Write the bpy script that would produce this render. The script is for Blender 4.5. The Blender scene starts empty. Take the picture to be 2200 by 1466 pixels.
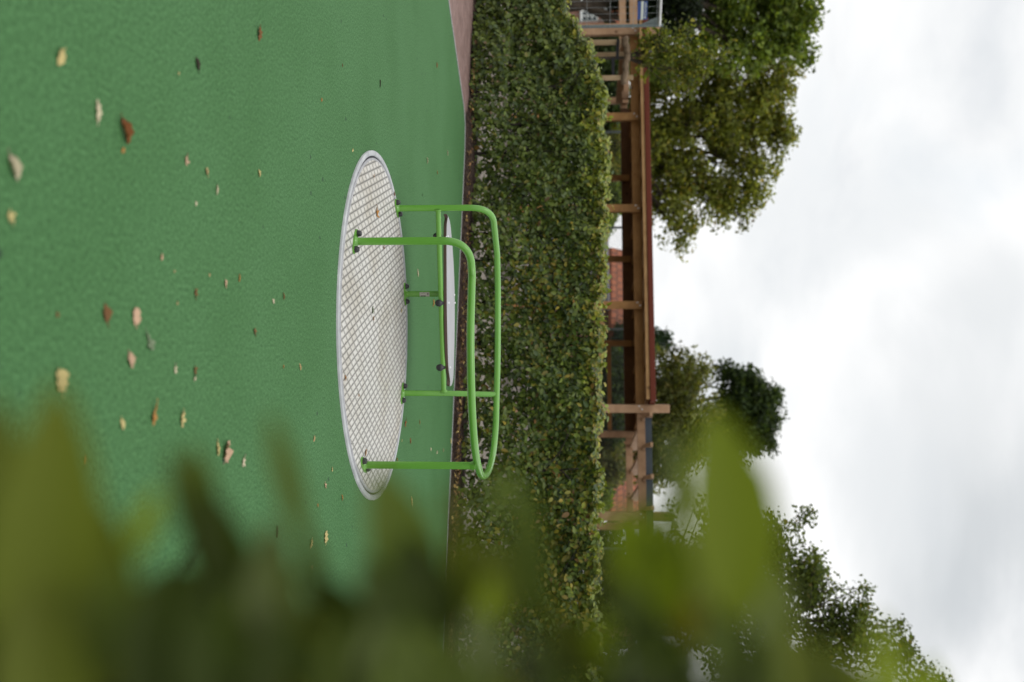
import bpy, bmesh, math, random
import numpy as np
from mathutils import Vector, Matrix

random.seed(7)
rng = np.random.default_rng(7)
scene = bpy.context.scene
COL = scene.collection
F = 35 / 36 * 2200.0
CAMH = 1.365
PITCH = math.atan(131 / F)
R = Vector((1, 0, 0))
U = Vector((0, math.sin(PITCH), math.cos(PITCH)))
FW = Vector((0, math.cos(PITCH), -math.sin(PITCH)))
CAM = Vector((0, 0, CAMH))


def ray(px, py):
    return R * (py - 733) + U * (px - 1100) + FW * F


def P(px, py, Y):
    d = ray(px, py)
    return CAM + d * (Y / d.y)


def G(px, py, z=0.0):
    d = ray(px, py)
    return CAM + d * ((z - CAMH) / d.z)


# ------------------------------------------------------------------ tagging
def tag(o, label=None, cat=None, group=None, kind=None):
    if label: o['label'] = label
    if cat: o['category'] = cat
    if group: o['group'] = group
    if kind: o['kind'] = kind
    return o


def empty(name, loc=(0, 0, 0), rz=0.0):
    o = bpy.data.objects.new(name, None)
    COL.objects.link(o)
    o.location = loc
    o.rotation_euler = (0, 0, rz)
    o.empty_display_size = .1
    return o


class MB:
    """collects shapes, links them as ONE mesh object"""
    def __init__(s):
        s.v = []; s.f = []; s.sm = []

    def add(s, vs, fs, smooth=False):
        n = len(s.v)
        s.v += [tuple(a) for a in vs]
        s.f += [tuple(i + n for i in a) for a in fs]
        s.sm += [smooth] * len(fs)
        return s

    def box(s, c, dims, rz=0.0, bev=0.0):
        """box centred at c, dims along local axes, turned by rz, optionally with chamfered long edges"""
        a, b, h = dims[0] / 2, dims[1] / 2, dims[2] / 2
        M = Matrix.Rotation(rz, 3, 'Z')
        if bev <= 0:
            pts = [(-a, -b, -h), (a, -b, -h), (a, b, -h), (-a, b, -h), (-a, -b, h), (a, -b, h), (a, b, h), (-a, b, h)]
            fs = [(0, 3, 2, 1), (4, 5, 6, 7), (0, 1, 5, 4), (1, 2, 6, 5), (2, 3, 7, 6), (3, 0, 4, 7)]
        else:
            bm = bmesh.new()
            bmesh.ops.create_cube(bm, size=1)
            for v in bm.verts:
                v.co = Vector((v.co.x * 2 * a, v.co.y * 2 * b, v.co.z * 2 * h))
            bmesh.ops.bevel(bm, geom=list(bm.edges), offset=bev, segments=2, affect='EDGES', profile=.5)
            bm.verts.index_update()
            pts = [tuple(v.co) for v in bm.verts]
            fs = [tuple(v.index for v in f.verts) for f in bm.faces]
            bm.free()
        return s.add([Vector(c) + M @ Vector(p) for p in pts], fs)

    def beam(s, p0, p1, w, h, bev=.006):
        """squared beam from p0 to p1, w wide (sideways) and h high"""
        p0, p1 = Vector(p0), Vector(p1)
        d = (p1 - p0); L = d.length; d.normalize()
        side = d.cross(Vector((0, 0, 1)))
        if side.length < 1e-4: side = Vector((1, 0, 0))
        side.normalize(); up = side.cross(d)
        bm = bmesh.new()
        bmesh.ops.create_cube(bm, size=1)
        for v in bm.verts:
            v.co = Vector((v.co.x * L, v.co.y * w, v.co.z * h))
        if bev: bmesh.ops.bevel(bm, geom=list(bm.edges), offset=bev, segments=2, affect='EDGES', profile=.5)
        bm.verts.index_update()
        mid = (p0 + p1) / 2
        s.add([mid + d * v.co.x + side * v.co.y + up * v.co.z for v in bm.verts],
              [tuple(v.index for v in f.verts) for f in bm.faces])
        bm.free()
        return s

    def tube(s, pts, rad, n=10, cap=True):
        pts = [Vector(p) for p in pts]
        if not hasattr(rad, '__len__'): rad = [rad] * len(pts)
        rings = []
        t0 = (pts[1] - pts[0]).normalized()
        ref = Vector((0, 0, 1)) if abs(t0.z) < .9 else Vector((1, 0, 0))
        nrm = t0.cross(ref).normalized()
        for i, p in enumerate(pts):
            t = (pts[min(i + 1, len(pts) - 1)] - pts[max(i - 1, 0)]).normalized()
            nrm = (nrm - t * nrm.dot(t))
            if nrm.length < 1e-6: nrm = t.orthogonal()
            nrm.normalize()
            b = t.cross(nrm)
            rings.append([p + (nrm * math.cos(2 * math.pi * k / n) + b * math.sin(2 * math.pi * k / n)) * rad[i] for k in range(n)])
        vs = [v for r_ in rings for v in r_]
        fs = []
        for i in range(len(pts) - 1):
            for k in range(n):
                a, b_ = i * n + k, i * n + (k + 1) % n
                fs.append((a, b_, b_ + n, a + n))
        s.add(vs, fs, True)
        if cap:
            m = len(s.v)
            s.v += [tuple(v) for v in rings[0]] + [tuple(v) for v in rings[-1]]
            s.f += [tuple(m + k for k in reversed(range(n))), tuple(m + n + k for k in range(n))]
            s.sm += [False, False]
        return s

    def lathe(s, c, prof, n=64, smooth=True):
        """prof: list of (r, z), open profile turned round the vertical through c"""
        vs = []
        for r_, z in prof:
            for k in range(n):
                a = 2 * math.pi * k / n
                vs.append((c[0] + r_ * math.cos(a), c[1] + r_ * math.sin(a), c[2] + z))
        fs = []
        for i in range(len(prof) - 1):
            for k in range(n):
                fs.append((i * n + k, i * n + (k + 1) % n, (i + 1) * n + (k + 1) % n, (i + 1) * n + k))
        return s.add(vs, fs, smooth)

    def prism(s, poly, z0, z1):
        n = len(poly)
        vs = [(p[0], p[1], z0) for p in poly] + [(p[0], p[1], z1) for p in poly]
        fs = [tuple(reversed(range(n))), tuple(range(n, 2 * n))]
        fs += [(k, (k + 1) % n, n + (k + 1) % n, n + k) for k in range(n)]
        return s.add(vs, fs)

    def build(s, name, mat, parent=None):
        me = bpy.data.meshes.new(name)
        me.from_pydata(s.v, [], s.f)
        me.polygons.foreach_set('use_smooth', s.sm)
        me.materials.append(mat)
        me.update()
        o = bpy.data.objects.new(name, me)
        COL.objects.link(o)
        if parent is not None:
            o.parent = parent
            o.matrix_parent_inverse = PINV(parent)
        return o


def PINV(p):
    M = Matrix.Translation(p.location) @ p.rotation_euler.to_matrix().to_4x4()
    q = p.parent
    if q is not None:
        M = PINV(q).inverted() @ p.matrix_parent_inverse @ M
    return M.inverted()


# ------------------------------------------------------------------ materials
def mat(name, rgb, rough=.6, spec=.4, metal=0.0):
    m = bpy.data.materials.new(name)
    m.use_nodes = True
    b = m.node_tree.nodes['Principled BSDF']
    b.inputs['Base Color'].default_value = (*rgb, 1)
    b.inputs['Roughness'].default_value = rough
    b.inputs['Specular IOR Level'].default_value = spec
    b.inputs['Metallic'].default_value = metal
    return m


def N(m, kind, **kw):
    n = m.node_tree.nodes.new(kind)
    for k, v in kw.items():
        if k in n.inputs: n.inputs[k].default_value = v
        else: setattr(n, k, v)
    return n


def L(m, a, b):
    m.node_tree.links.new(a, b)


def ramp(m, fac, stops):
    r = N(m, 'ShaderNodeValToRGB')
    while len(r.color_ramp.elements) < len(stops): r.color_ramp.elements.new(.5)
    for e, (p, c) in zip(r.color_ramp.elements, stops):
        e.position = p
        e.color = (*c, 1)
    L(m, fac, r.inputs['Fac'])
    return r.outputs['Color']


def noisy(name, stops, scale, rough=.7, spec=.3, detail=6, bump=0.0, bscale=None, stretch=(1, 1, 1), dist=.02):
    m = mat(name, stops[0][1], rough, spec)
    b = m.node_tree.nodes['Principled BSDF']
    tc = N(m, 'ShaderNodeTexCoord'); mp = N(m, 'ShaderNodeMapping')
    mp.inputs['Scale'].default_value = stretch
    L(m, tc.outputs['Object'], mp.inputs['Vector'])
    n = N(m, 'ShaderNodeTexNoise', Scale=scale, Detail=detail, Roughness=.6)
    L(m, mp.outputs['Vector'], n.inputs['Vector'])
    L(m, ramp(m, n.outputs['Fac'], stops), b.inputs['Base Color'])
    if bump:
        n2 = N(m, 'ShaderNodeTexNoise', Scale=bscale or scale * 3, Detail=4)
        L(m, mp.outputs['Vector'], n2.inputs['Vector'])
        bp = N(m, 'ShaderNodeBump', Strength=bump, Distance=dist)
        L(m, n2.outputs['Fac'], bp.inputs['Height'])
        L(m, bp.outputs['Normal'], b.inputs['Normal'])
    return m


def leafmat(name, trans=.35, rough=.45, spec=.35, tint=(1.25, 1.3, .55)):
    m = mat(name, (.05, .09, .02), rough, spec)
    nt = m.node_tree
    b = nt.nodes['Principled BSDF']
    at = N(m, 'ShaderNodeAttribute', attribute_name='col')
    L(m, at.outputs['Color'], b.inputs['Base Color'])
    tr = N(m, 'ShaderNodeBsdfTranslucent')
    mul = N(m, 'ShaderNodeMix', data_type='RGBA', blend_type='MULTIPLY')
    mul.inputs[0].default_value = 1
    mul.inputs[7].default_value = (*tint, 1)
    L(m, at.outputs['Color'], mul.inputs[6])
    L(m, mul.outputs[2], tr.inputs['Color'])
    mx = N(m, 'ShaderNodeMixShader')
    mx.inputs[0].default_value = trans
    L(m, b.outputs[0], mx.inputs[1]); L(m, tr.outputs[0], mx.inputs[2])
    L(m, mx.outputs[0], nt.nodes['Material Output'].inputs['Surface'])
    return m


def rubber_mat():
    m = mat('rubber_granulate', (.06, .2, .08), .85, .25)
    b = m.node_tree.nodes['Principled BSDF']
    tc = N(m, 'ShaderNodeTexCoord')
    n1 = N(m, 'ShaderNodeTexNoise', Scale=75.0, Detail=4.0, Roughness=.85)
    n2 = N(m, 'ShaderNodeTexNoise', Scale=1.1, Detail=5.0, Roughness=.55)
    n3 = N(m, 'ShaderNodeTexVoronoi', Scale=6.5)
    n4 = N(m, 'ShaderNodeTexNoise', Scale=3.0, Detail=2.0)
    for n in (n1, n2, n3, n4): L(m, tc.outputs['Object'], n.inputs['Vector'])
    c1 = ramp(m, n1.outputs['Fac'], [(.34, (.014, .052, .013)), (.5, (.045, .128, .040)), (.66, (.092, .222, .082))])
    c2 = ramp(m, n2.outputs['Fac'], [(.3, (.86, .91, .84)), (.5, (1, 1, 1)), (.7, (1.09, 1.06, 1.12))])
    mul = N(m, 'ShaderNodeMix', data_type='RGBA', blend_type='MULTIPLY'); mul.inputs[0].default_value = 1
    L(m, c1, mul.inputs[6]); L(m, c2, mul.inputs[7])
    # scattered dark crumbs
    lt = N(m, 'ShaderNodeMath', operation='LESS_THAN'); lt.inputs[1].default_value = .085
    L(m, n3.outputs['Distance'], lt.inputs[0])
    gt = N(m, 'ShaderNodeMath', operation='GREATER_THAN'); gt.inputs[1].default_value = .53
    L(m, n4.outputs['Fac'], gt.inputs[0])
    an = N(m, 'ShaderNodeMath', operation='MULTIPLY')
    L(m, lt.outputs[0], an.inputs[0]); L(m, gt.outputs[0], an.inputs[1])
    mx = N(m, 'ShaderNodeMix', data_type='RGBA')
    mx.inputs[7].default_value = (.022, .05, .025, 1)
    L(m, an.outputs[0], mx.inputs[0]); L(m, mul.outputs[2], mx.inputs[6])
    L(m, mx.outputs[2], b.inputs['Base Color'])
    bp = N(m, 'ShaderNodeBump', Strength=.6, Distance=.004)
    L(m, n1.outputs['Fac'], bp.inputs['Height']); L(m, bp.outputs['Normal'], b.inputs['Normal'])
    return m


def wood_mat(name, c0, c1, c2, rough=.65):
    m = mat(name, c1, rough, .3)
    b = m.node_tree.nodes['Principled BSDF']
    tc = N(m, 'ShaderNodeTexCoord')
    w = N(m, 'ShaderNodeTexNoise', Scale=2.2, Detail=7.0, Roughness=.65, Distortion=.7)
    k = N(m, 'ShaderNodeTexVoronoi', Scale=2.6)
    L(m, tc.outputs['Object'], w.inputs['Vector']); L(m, tc.outputs['Object'], k.inputs['Vector'])
    c = ramp(m, w.outputs['Fac'], [(.3, c0), (.5, c1), (.7, c2)])
    kn = ramp(m, k.outputs['Distance'], [(.05, (.45, .4, .35)), (.11, (1, 1, 1))])
    mul = N(m, 'ShaderNodeMix', data_type='RGBA', blend_type='MULTIPLY'); mul.inputs[0].default_value = 1
    L(m, c, mul.inputs[6]); L(m, kn, mul.inputs[7])
    L(m, mul.outputs[2], b.inputs['Base Color'])
    return m


def brick_mat(name, c1, c2, mortar, scale, bw=.5, rh=.25, ms=.02, axis=None, rough=.8):
    m = mat(name, c1, rough, .25)
    b = m.node_tree.nodes['Principled BSDF']
    tc = N(m, 'ShaderNodeTexCoord'); mp = N(m, 'ShaderNodeMapping')
    if axis: mp.inputs['Rotation'].default_value = axis
    L(m, tc.outputs['Object'], mp.inputs['Vector'])
    br = N(m, 'ShaderNodeTexBrick', Scale=scale)
    br.inputs['Color1'].default_value = (*c1, 1); br.inputs['Color2'].default_value = (*c2, 1)
    br.inputs['Mortar'].default_value = (*mortar, 1)
    br.inputs['Mortar Size'].default_value = ms
    br.inputs['Brick Width'].default_value = bw; br.inputs['Row Height'].default_value = rh
    L(m, mp.outputs['Vector'], br.inputs['Vector'])
    n = N(m, 'ShaderNodeTexNoise', Scale=5.0, Detail=5.0); L(m, tc.outputs['Object'], n.inputs['Vector'])
    mul = N(m, 'ShaderNodeMix', data_type='RGBA', blend_type='MULTIPLY'); mul.inputs[0].default_value = 1
    L(m, br.outputs['Color'], mul.inputs[6])
    L(m, ramp(m, n.outputs['Fac'], [(.3, (.75, .75, .75)), (.7, (1.1, 1.1, 1.1))]), mul.inputs[7])
    L(m, mul.outputs[2], b.inputs['Base Color'])
    return m


# lattice of the raised lozenges on the turning plate (metres)
LA, LB = (-.026, .097), (.034, .061)


def plate_mat():
    m = mat('patterned_plate', (.5, .48, .44), .5, .45, .25)
    b = m.node_tree.nodes['Principled BSDF']
    tc = N(m, 'ShaderNodeTexCoord'); sx = N(m, 'ShaderNodeSeparateXYZ')
    L(m, tc.outputs['Object'], sx.inputs[0])
    det = LA[0] * LB[1] - LA[1] * LB[0]

    def lin(a, c):
        m1 = N(m, 'ShaderNodeMath', operation='MULTIPLY'); m1.inputs[1].default_value = a
        m2 = N(m, 'ShaderNodeMath', operation='MULTIPLY_ADD'); m2.inputs[1].default_value = c
        L(m, sx.outputs['X'], m1.inputs[0]); L(m, sx.outputs['Y'], m2.inputs[0]); L(m, m1.outputs[0], m2.inputs[2])
        fr = N(m, 'ShaderNodeMath', operation='FRACT'); L(m, m2.outputs[0], fr.inputs[0])
        su = N(m, 'ShaderNodeMath', operation='SUBTRACT'); su.inputs[1].default_value = .5; L(m, fr.outputs[0], su.inputs[0])
        ab = N(m, 'ShaderNodeMath', operation='ABSOLUTE'); L(m, su.outputs[0], ab.inputs[0])
        return ab.outputs[0]
    s = lin(LB[1] / det, -LB[0] / det)
    t = lin(-LA[1] / det, LA[0] / det)
    sw = N(m, 'ShaderNodeMath', operation='MULTIPLY'); sw.inputs[1].default_value = .91; L(m, s, sw.inputs[0])
    mxm = N(m, 'ShaderNodeMath', operation='MAXIMUM'); L(m, sw.outputs[0], mxm.inputs[0]); L(m, t, mxm.inputs[1])
    n = N(m, 'ShaderNodeTexNoise', Scale=1.6, Detail=7.0, Roughness=.65); L(m, tc.outputs['Object'], n.inputs['Vector'])
    n2 = N(m, 'ShaderNodeTexNoise', Scale=60.0, Detail=3.0); L(m, tc.outputs['Object'], n2.inputs['Vector'])
    pad = ramp(m, mxm.outputs[0], [(.24, (.60, .592, .565)), (.34, (.47, .46, .435)), (.41, (.33, .322, .305)), (.455, (.18, .176, .168))])
    dirt = ramp(m, n.outputs['Fac'], [(.34, (.80, .755, .68)), (.52, (1, .99, .97)), (.8, (1.06, 1.06, 1.06))])
    sp = ramp(m, n2.outputs['Fac'], [(.33, (.62, .6, .56)), (.45, (1, 1, 1))])
    mu = N(m, 'ShaderNodeMix', data_type='RGBA', blend_type='MULTIPLY'); mu.inputs[0].default_value = 1
    mu2 = N(m, 'ShaderNodeMix', data_type='RGBA', blend_type='MULTIPLY'); mu2.inputs[0].default_value = .8
    L(m, pad, mu.inputs[6]); L(m, dirt, mu.inputs[7]); L(m, mu.outputs[2], mu2.inputs[6]); L(m, sp, mu2.inputs[7])
    v3 = N(m, 'ShaderNodeTexVoronoi', Scale=19.0); L(m, tc.outputs['Object'], v3.inputs['Vector'])
    crumb = ramp(m, v3.outputs['Distance'], [(.085, (.06, .05, .045)), (.13, (1, 1, 1))])
    mu3 = N(m, 'ShaderNodeMix', data_type='RGBA', blend_type='MULTIPLY')
    gg = N(m, 'ShaderNodeMath', operation='GREATER_THAN'); gg.inputs[1].default_value = .55
    L(m, v3.outputs['Color'], gg.inputs[0]); L(m, gg.outputs[0], mu3.inputs[0])
    L(m, mu2.outputs[2], mu3.inputs[6]); L(m, crumb, mu3.inputs[7])
    L(m, mu3.outputs[2], b.inputs['Base Color'])
    hr = ramp(m, mxm.outputs[0], [(.25, (1, 1, 1)), (.45, (0, 0, 0))])
    bp = N(m, 'ShaderNodeBump', Strength=.7, Distance=.004)
    L(m, hr, bp.inputs['Height']); L(m, bp.outputs['Normal'], b.inputs['Normal'])
    return m


M = {}
M['rubber'] = rubber_mat()
M['plate'] = plate_mat()
M['concrete'] = noisy('pale_concrete', [(.3, (.30, .31, .32)), (.6, (.42, .43, .44)), (.8, (.52, .53, .53))], 9, .85, bump=.3, bscale=60, dist=.004)
M['dark_gap'] = mat('dark_gap_shade', (.03, .03, .035), .8)  # shade of the open gap round the plate, given as a dark colour
M['steel_rim'] = noisy('dull_steel_rim', [(.3, (.22, .22, .23)), (.7, (.38, .38, .39))], 14, .5, .5)
M['green_paint'] = noisy('green_powder_coat', [(.3, (.100, .285, .030)), (.7, (.115, .315, .038))], 3, .27, .5, bump=.05, bscale=400, dist=.001)
M['green_paint'].node_tree.nodes['Principled BSDF'].inputs['Coat Weight'].default_value = .25
M['green_paint'].node_tree.nodes['Principled BSDF'].inputs['Coat Roughness'].default_value = .2
M['black_cap'] = mat('black_plastic', (.012, .012, .014), .4, .5)
M['seat_top'] = noisy('grey_laminate', [(.3, (.34, .34, .355)), (.7, (.40, .40, .415))], 5, .45, .5, bump=.05, bscale=300)
M['seat_edge'] = mat('brown_laminate_core', (.09, .055, .042), .6)
M['screw'] = mat('bright_steel', (.75, .75, .76), .3, .5, .8)
M['sticker'] = mat('pale_sticker', (.45, .43, .37), .6)
M['ink'] = mat('black_ink', (.02, .02, .02), .7)
M['soil'] = noisy('dark_soil', [(.3, (.018, .012, .010)), (.5, (.045, .03, .024)), (.7, (.085, .058, .044))], 22, .95, .1, bump=.9, bscale=30, dist=.05)
M['edging'] = noisy('grey_edging', [(.3, (.24, .23, .24)), (.7, (.42, .41, .42))], 30, .85)
M['paver'] = brick_mat('red_brick_paving', (.19, .115, .098), (.27, .18, .16), (.10, .08, .068), 4.6, .5, .25, .014, axis=(0, 0, .22))
M['yard'] = noisy('sandy_paving', [(.3, (.14, .12, .098)), (.55, (.20, .175, .148)), (.8, (.27, .245, .21))], 3, .9)
M['grass'] = noisy('rough_lawn', [(.3, (.035, .06, .015)), (.55, (.06, .1, .025)), (.8, (.1, .14, .04))], 4, .9, .1, bump=.6, bscale=40)
M['wood_stain'] = wood_mat('brown_stained_timber', (.20, .096, .030), (.29, .148, .050), (.38, .205, .076))
M['wood_fascia'] = wood_mat('tan_fascia_timber', (.30, .165, .065), (.40, .235, .10), (.48, .30, .14))
M['wood_shaded'] = wood_mat('dark_shaded_timber', (.075, .034, .014), (.11, .050, .020), (.15, .07, .028))  # stained timber again, with the back beam's shade put into its colour
M['wood_bare'] = wood_mat('bare_pale_timber', (.25, .145, .082), (.35, .215, .125), (.44, .29, .18))
M['wood_stake'] = wood_mat('weathered_stake', (.20, .14, .075), (.29, .205, .115), (.36, .27, .16))
M['bark_log'] = noisy('half_round_bark', [(.3, (.10, .07, .045)), (.6, (.24, .175, .115)), (.8, (.32, .25, .17))], 12, .85, .2, bump=.8, stretch=(1, 1, 6))
M['roof_red'] = mat('red_roof_sheet', (.115, .024, .012), .6, .2)
M['slate_panel'] = mat('slate_blue_panel', (.034, .043, .056), .5, .3)
M['rubber_strap'] = mat('black_strap', (.01, .01, .013), .7)
M['galv'] = noisy('galvanised_steel', [(.3, (.50, .51, .51)), (.7, (.66, .67, .67))], 20, .45, .5)
M['galv_dark'] = noisy('grey_post_steel', [(.3, (.10, .125, .125)), (.7, (.15, .18, .18))], 20, .55, .4)
M['wire'] = mat('fence_wire', (.26, .28, .28), .5)
M['mesh_wire'] = mat('dark_mesh_wire', (.045, .05, .05), .6)
M['sign_blue'] = mat('blue_sign', (.025, .062, .22), .5)
M['sign_white'] = mat('cream_sign', (.55, .58, .52), .5)
M['brick'] = brick_mat('house_brick', (.25, .105, .075), (.31, .14, .10), (.25, .2, .17), 2.4, .5, .16, .015, axis=(math.pi / 2, 0, 0))
M['tile'] = brick_mat('red_roof_tiles', (.26, .078, .034), (.33, .105, .046), (.085, .035, .02), 1.0, .30, .34, .03, axis=(math.pi / 2, 0, 0), rough=.7)
M['grey_roof'] = noisy('grey_roofing', [(.3, (.12, .115, .125)), (.7, (.17, .165, .175))], 8, .8)
M['white_paint'] = mat('white_window_paint', (.72, .73, .73), .5)
M['glass_dark'] = mat('window_glass', (.02, .03, .035), .08, .6)
M['bark'] = noisy('grey_bark', [(.3, (.03, .025, .02)), (.6, (.075, .06, .045)), (.8, (.12, .1, .08))], 9, .9, .15, bump=.8, stretch=(1, 1, .3))
M['stem'] = noisy('dark_hedge_stem', [(.3, (.015, .013, .011)), (.7, (.05, .042, .034))], 14, .9, .15)
M['leaf'] = leafmat('broad_leaf', .30, .42, .4, (1.3, 1.3, .5))
M['leaf_tree'] = leafmat('tree_leaf', .48, .5, .2, (1.55, 1.5, .55))
M['leaf_near'] = leafmat('near_leaf', .42, .55, .15, (1.2, 1.2, .4))
M['dry_leaf'] = leafmat('dry_leaf', .12, .75, .2, (1.1, 1, .8))


# ------------------------------------------------------------------ leaves
def basis(nrm, dirs):
    nrm = nrm / np.linalg.norm(nrm, axis=1, keepdims=True)
    d = dirs - nrm * (dirs * nrm).sum(1, keepdims=True)
    d = d / (np.linalg.norm(d, axis=1, keepdims=True) + 1e-9)
    return nrm, d, np.cross(nrm, d)


SHAPE = {   # (along 0..1, across -1..1, raise) + faces
    'quad': (np.array([[0, 0, 0], [.45, 1, .22], [1, 0, -.12], [.45, -1, .22]]), [(0, 1, 2, 3)]),
    'oval': (np.array([[0, 0, 0], [.18, .72, .16], [.48, 1, .24], [.8, .6, .1], [1, 0, -.14], [.8, -.6, .1], [.48, -1, .24], [.18, -.72, .16], [.5, 0, .0]]),
             [(0, 8, 2, 1), (8, 4, 3, 2), (0, 7, 6, 8), (8, 6, 5, 4)]),
}


def leaf_object(name, pos, nrm, dirs, length, width, col, material, parent=None, shape='quad'):
    n, d, s = basis(nrm, dirs)
    T, faces = SHAPE[shape]
    k = len(T)
    length = np.asarray(length).reshape(-1, 1, 1); width = np.asarray(width).reshape(-1, 1, 1)
    V = (pos[:, None, :] + d[:, None, :] * (T[None, :, 0:1] - .5) * length + s[:, None, :] * T[None, :, 1:2] * width * .5
         + n[:, None, :] * T[None, :, 2:3] * width * .6)
    cnt = len(pos)
    V = V.reshape(-1, 3)
    fi = np.array(faces)
    idx = (np.arange(cnt) * k)[:, None, None] + fi[None]
    idx = idx.reshape(-1, fi.shape[1])
    me = bpy.data.meshes.new(name)
    me.vertices.add(len(V)); me.vertices.foreach_set('co', V.astype(np.float32).ravel())
    me.loops.add(idx.size); me.loops.foreach_set('vertex_index', idx.astype(np.int32).ravel())
    me.polygons.add(len(idx))
    me.polygons.foreach_set('loop_start', (np.arange(len(idx)) * fi.shape[1]).astype(np.int32))
    me.polygons.foreach_set('use_smooth', np.ones(len(idx), dtype=bool))
    at = me.color_attributes.new('col', 'FLOAT_COLOR', 'POINT')
    C = np.repeat(np.concatenate([col, np.ones((cnt, 1))], 1), k, axis=0)
    at.data.foreach_set('color', C.astype(np.float32).ravel())
    me.materials.append(material)
    me.update(calc_edges=True); me.validate()
    o = bpy.data.objects.new(name, me)
    COL.objects.link(o)
    if parent is not None:
        o.parent = parent; o.matrix_parent_inverse = PINV(parent)
    return o


def runit(n):
    v = rng.normal(size=(n, 3))
    return v / np.linalg.norm(v, axis=1, keepdims=True)


def palette(n, cols, probs, jit=.22):
    cols = np.array(cols)
    i = rng.choice(len(cols), n, p=np.array(probs) / np.sum(probs))
    c = cols[i] * (1 + rng.normal(scale=jit, size=(n, 1)))
    return np.clip(c, .003, 1)


# ------------------------------------------------------------------ camera, world, sun
cam = bpy.data.cameras.new('camera')
cam.lens = 35; cam.sensor_width = 36; cam.clip_start = .02; cam.clip_end = 1500
cam.dof.use_dof = True; cam.dof.focus_distance = 6.7; cam.dof.aperture_fstop = 1.4; cam.dof.aperture_blades = 0
co = bpy.data.objects.new('camera', cam); COL.objects.link(co)
co.matrix_world = Matrix(((U.x, -R.x, -FW.x, CAM.x), (U.y, -R.y, -FW.y, CAM.y), (U.z, -R.z, -FW.z, CAM.z), (0, 0, 0, 1)))
scene.camera = co

SUN_EL, SUN_ROT = math.radians(60), math.radians(205)
w = bpy.data.worlds.new('World'); scene.world = w; w.use_nodes = True
nt = w.node_tree
bg = nt.nodes['Background']; bg.inputs['Strength'].default_value = .1


class W: node_tree = nt


sky = N(W, 'ShaderNodeTexSky', sky_type='NISHITA', sun_disc=False, sun_elevation=SUN_EL, sun_rotation=SUN_ROT)
tc = N(W, 'ShaderNodeTexCoord'); mp = N(W, 'ShaderNodeMapping')
mp.inputs['Scale'].default_value = (1, 1, 2.2); mp.inputs['Location'].default_value = (.35, .1, .25)
L(W, tc.outputs['Generated'], mp.inputs['Vector'])
n1 = N(W, 'ShaderNodeTexNoise', Scale=2.6, Detail=6.0, Roughness=.5, Distortion=.35)
n2 = N(W, 'ShaderNodeTexNoise', Scale=1.7, Detail=4.0, Roughness=.5)
mp2 = N(W, 'ShaderNodeMapping'); mp2.inputs['Location'].default_value = (3.1, 1.7, .4); mp2.inputs['Scale'].default_value = (1, 1, 1.8)
L(W, tc.outputs['Generated'], mp2.inputs['Vector'])
L(W, mp.outputs['Vector'], n1.inputs['Vector']); L(W, mp2.outputs['Vector'], n2.inputs['Vector'])
cloud = ramp(W, n1.outputs['Fac'], [(.28, (7.9, 8.2, 8.5)), (.38, (9.5, 9.65, 9.75)), (.48, (10.5, 10.55, 10.55)), (.66, (11.6, 11.6, 11.6))])
cover = ramp(W, n2.outputs['Fac'], [(.30, (.90, .90, .90)), (.42, (.99, .99, .99))])
def patch(px, py, r0, colr, amount):
    global cloud
    d = ray(px, py).normalized()
    # a bank of cloud in one part of the sky, broken up by the noise
    nn = N(W, 'ShaderNodeVectorMath', operation='NORMALIZE'); L(W, tc.outputs['Generated'], nn.inputs[0])
    ad = N(W, 'ShaderNodeVectorMath', operation='SCALE'); ad.inputs['Scale'].default_value = .22
    sbv = N(W, 'ShaderNodeVectorMath', operation='SUBTRACT'); sbv.inputs[1].default_value = (.5, .5, .5); ad.inputs['Scale'].default_value = .42
    L(W, n1.outputs['Color'], sbv.inputs[0]); L(W, sbv.outputs[0], ad.inputs[0])
    pv = N(W, 'ShaderNodeVectorMath', operation='ADD'); L(W, nn.outputs[0], pv.inputs[0]); L(W, ad.outputs[0], pv.inputs[1])
    ds = N(W, 'ShaderNodeVectorMath', operation='DISTANCE'); ds.inputs[1].default_value = tuple(d); L(W, pv.outputs[0], ds.inputs[0])
    fr = N(W, 'ShaderNodeMapRange', interpolation_type='SMOOTHSTEP')
    fr.inputs['From Min'].default_value = r0; fr.inputs['From Max'].default_value = r0 * .15
    fr.inputs['To Min'].default_value = 0; fr.inputs['To Max'].default_value = amount
    fr.inputs['To Max'].default_value = amount * .88
    L(W, ds.outputs['Value'], fr.inputs['Value'])
    m_ = N(W, 'ShaderNodeMix', data_type='RGBA'); m_.inputs[7].default_value = (*colr, 1)
    L(W, fr.outputs[0], m_.inputs[0]); L(W, cloud, m_.inputs[6])
    cloud = m_.outputs[2]


patch(2195, 1270, .20, (5.2, 5.6, 5.9), .85)
patch(2150, 930, .17, (7.0, 7.3, 7.5), .5)
patch(1930, 1050, .13, (8.2, 8.5, 8.7), .7)
patch(1560, 720, .11, (7.4, 7.8, 8.1), .75)
patch(2170, 690, .14, (7.6, 7.9, 8.1), .7)
patch(1800, 380, .15, (8.4, 8.7, 8.9), .7)
patch(2050, 85, .075, (6.6, 8.0, 9.4), .7)
patch(2150, 240, .11, (8.0, 8.7, 9.3), .6)
patch(1900, 160, .10, (8.3, 8.8, 9.2), .6)
mx = N(W, 'ShaderNodeMix', data_type='RGBA')
L(W, cover, mx.inputs[0]); L(W, sky.outputs['Color'], mx.inputs[6]); L(W, cloud, mx.inputs[7])
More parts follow.
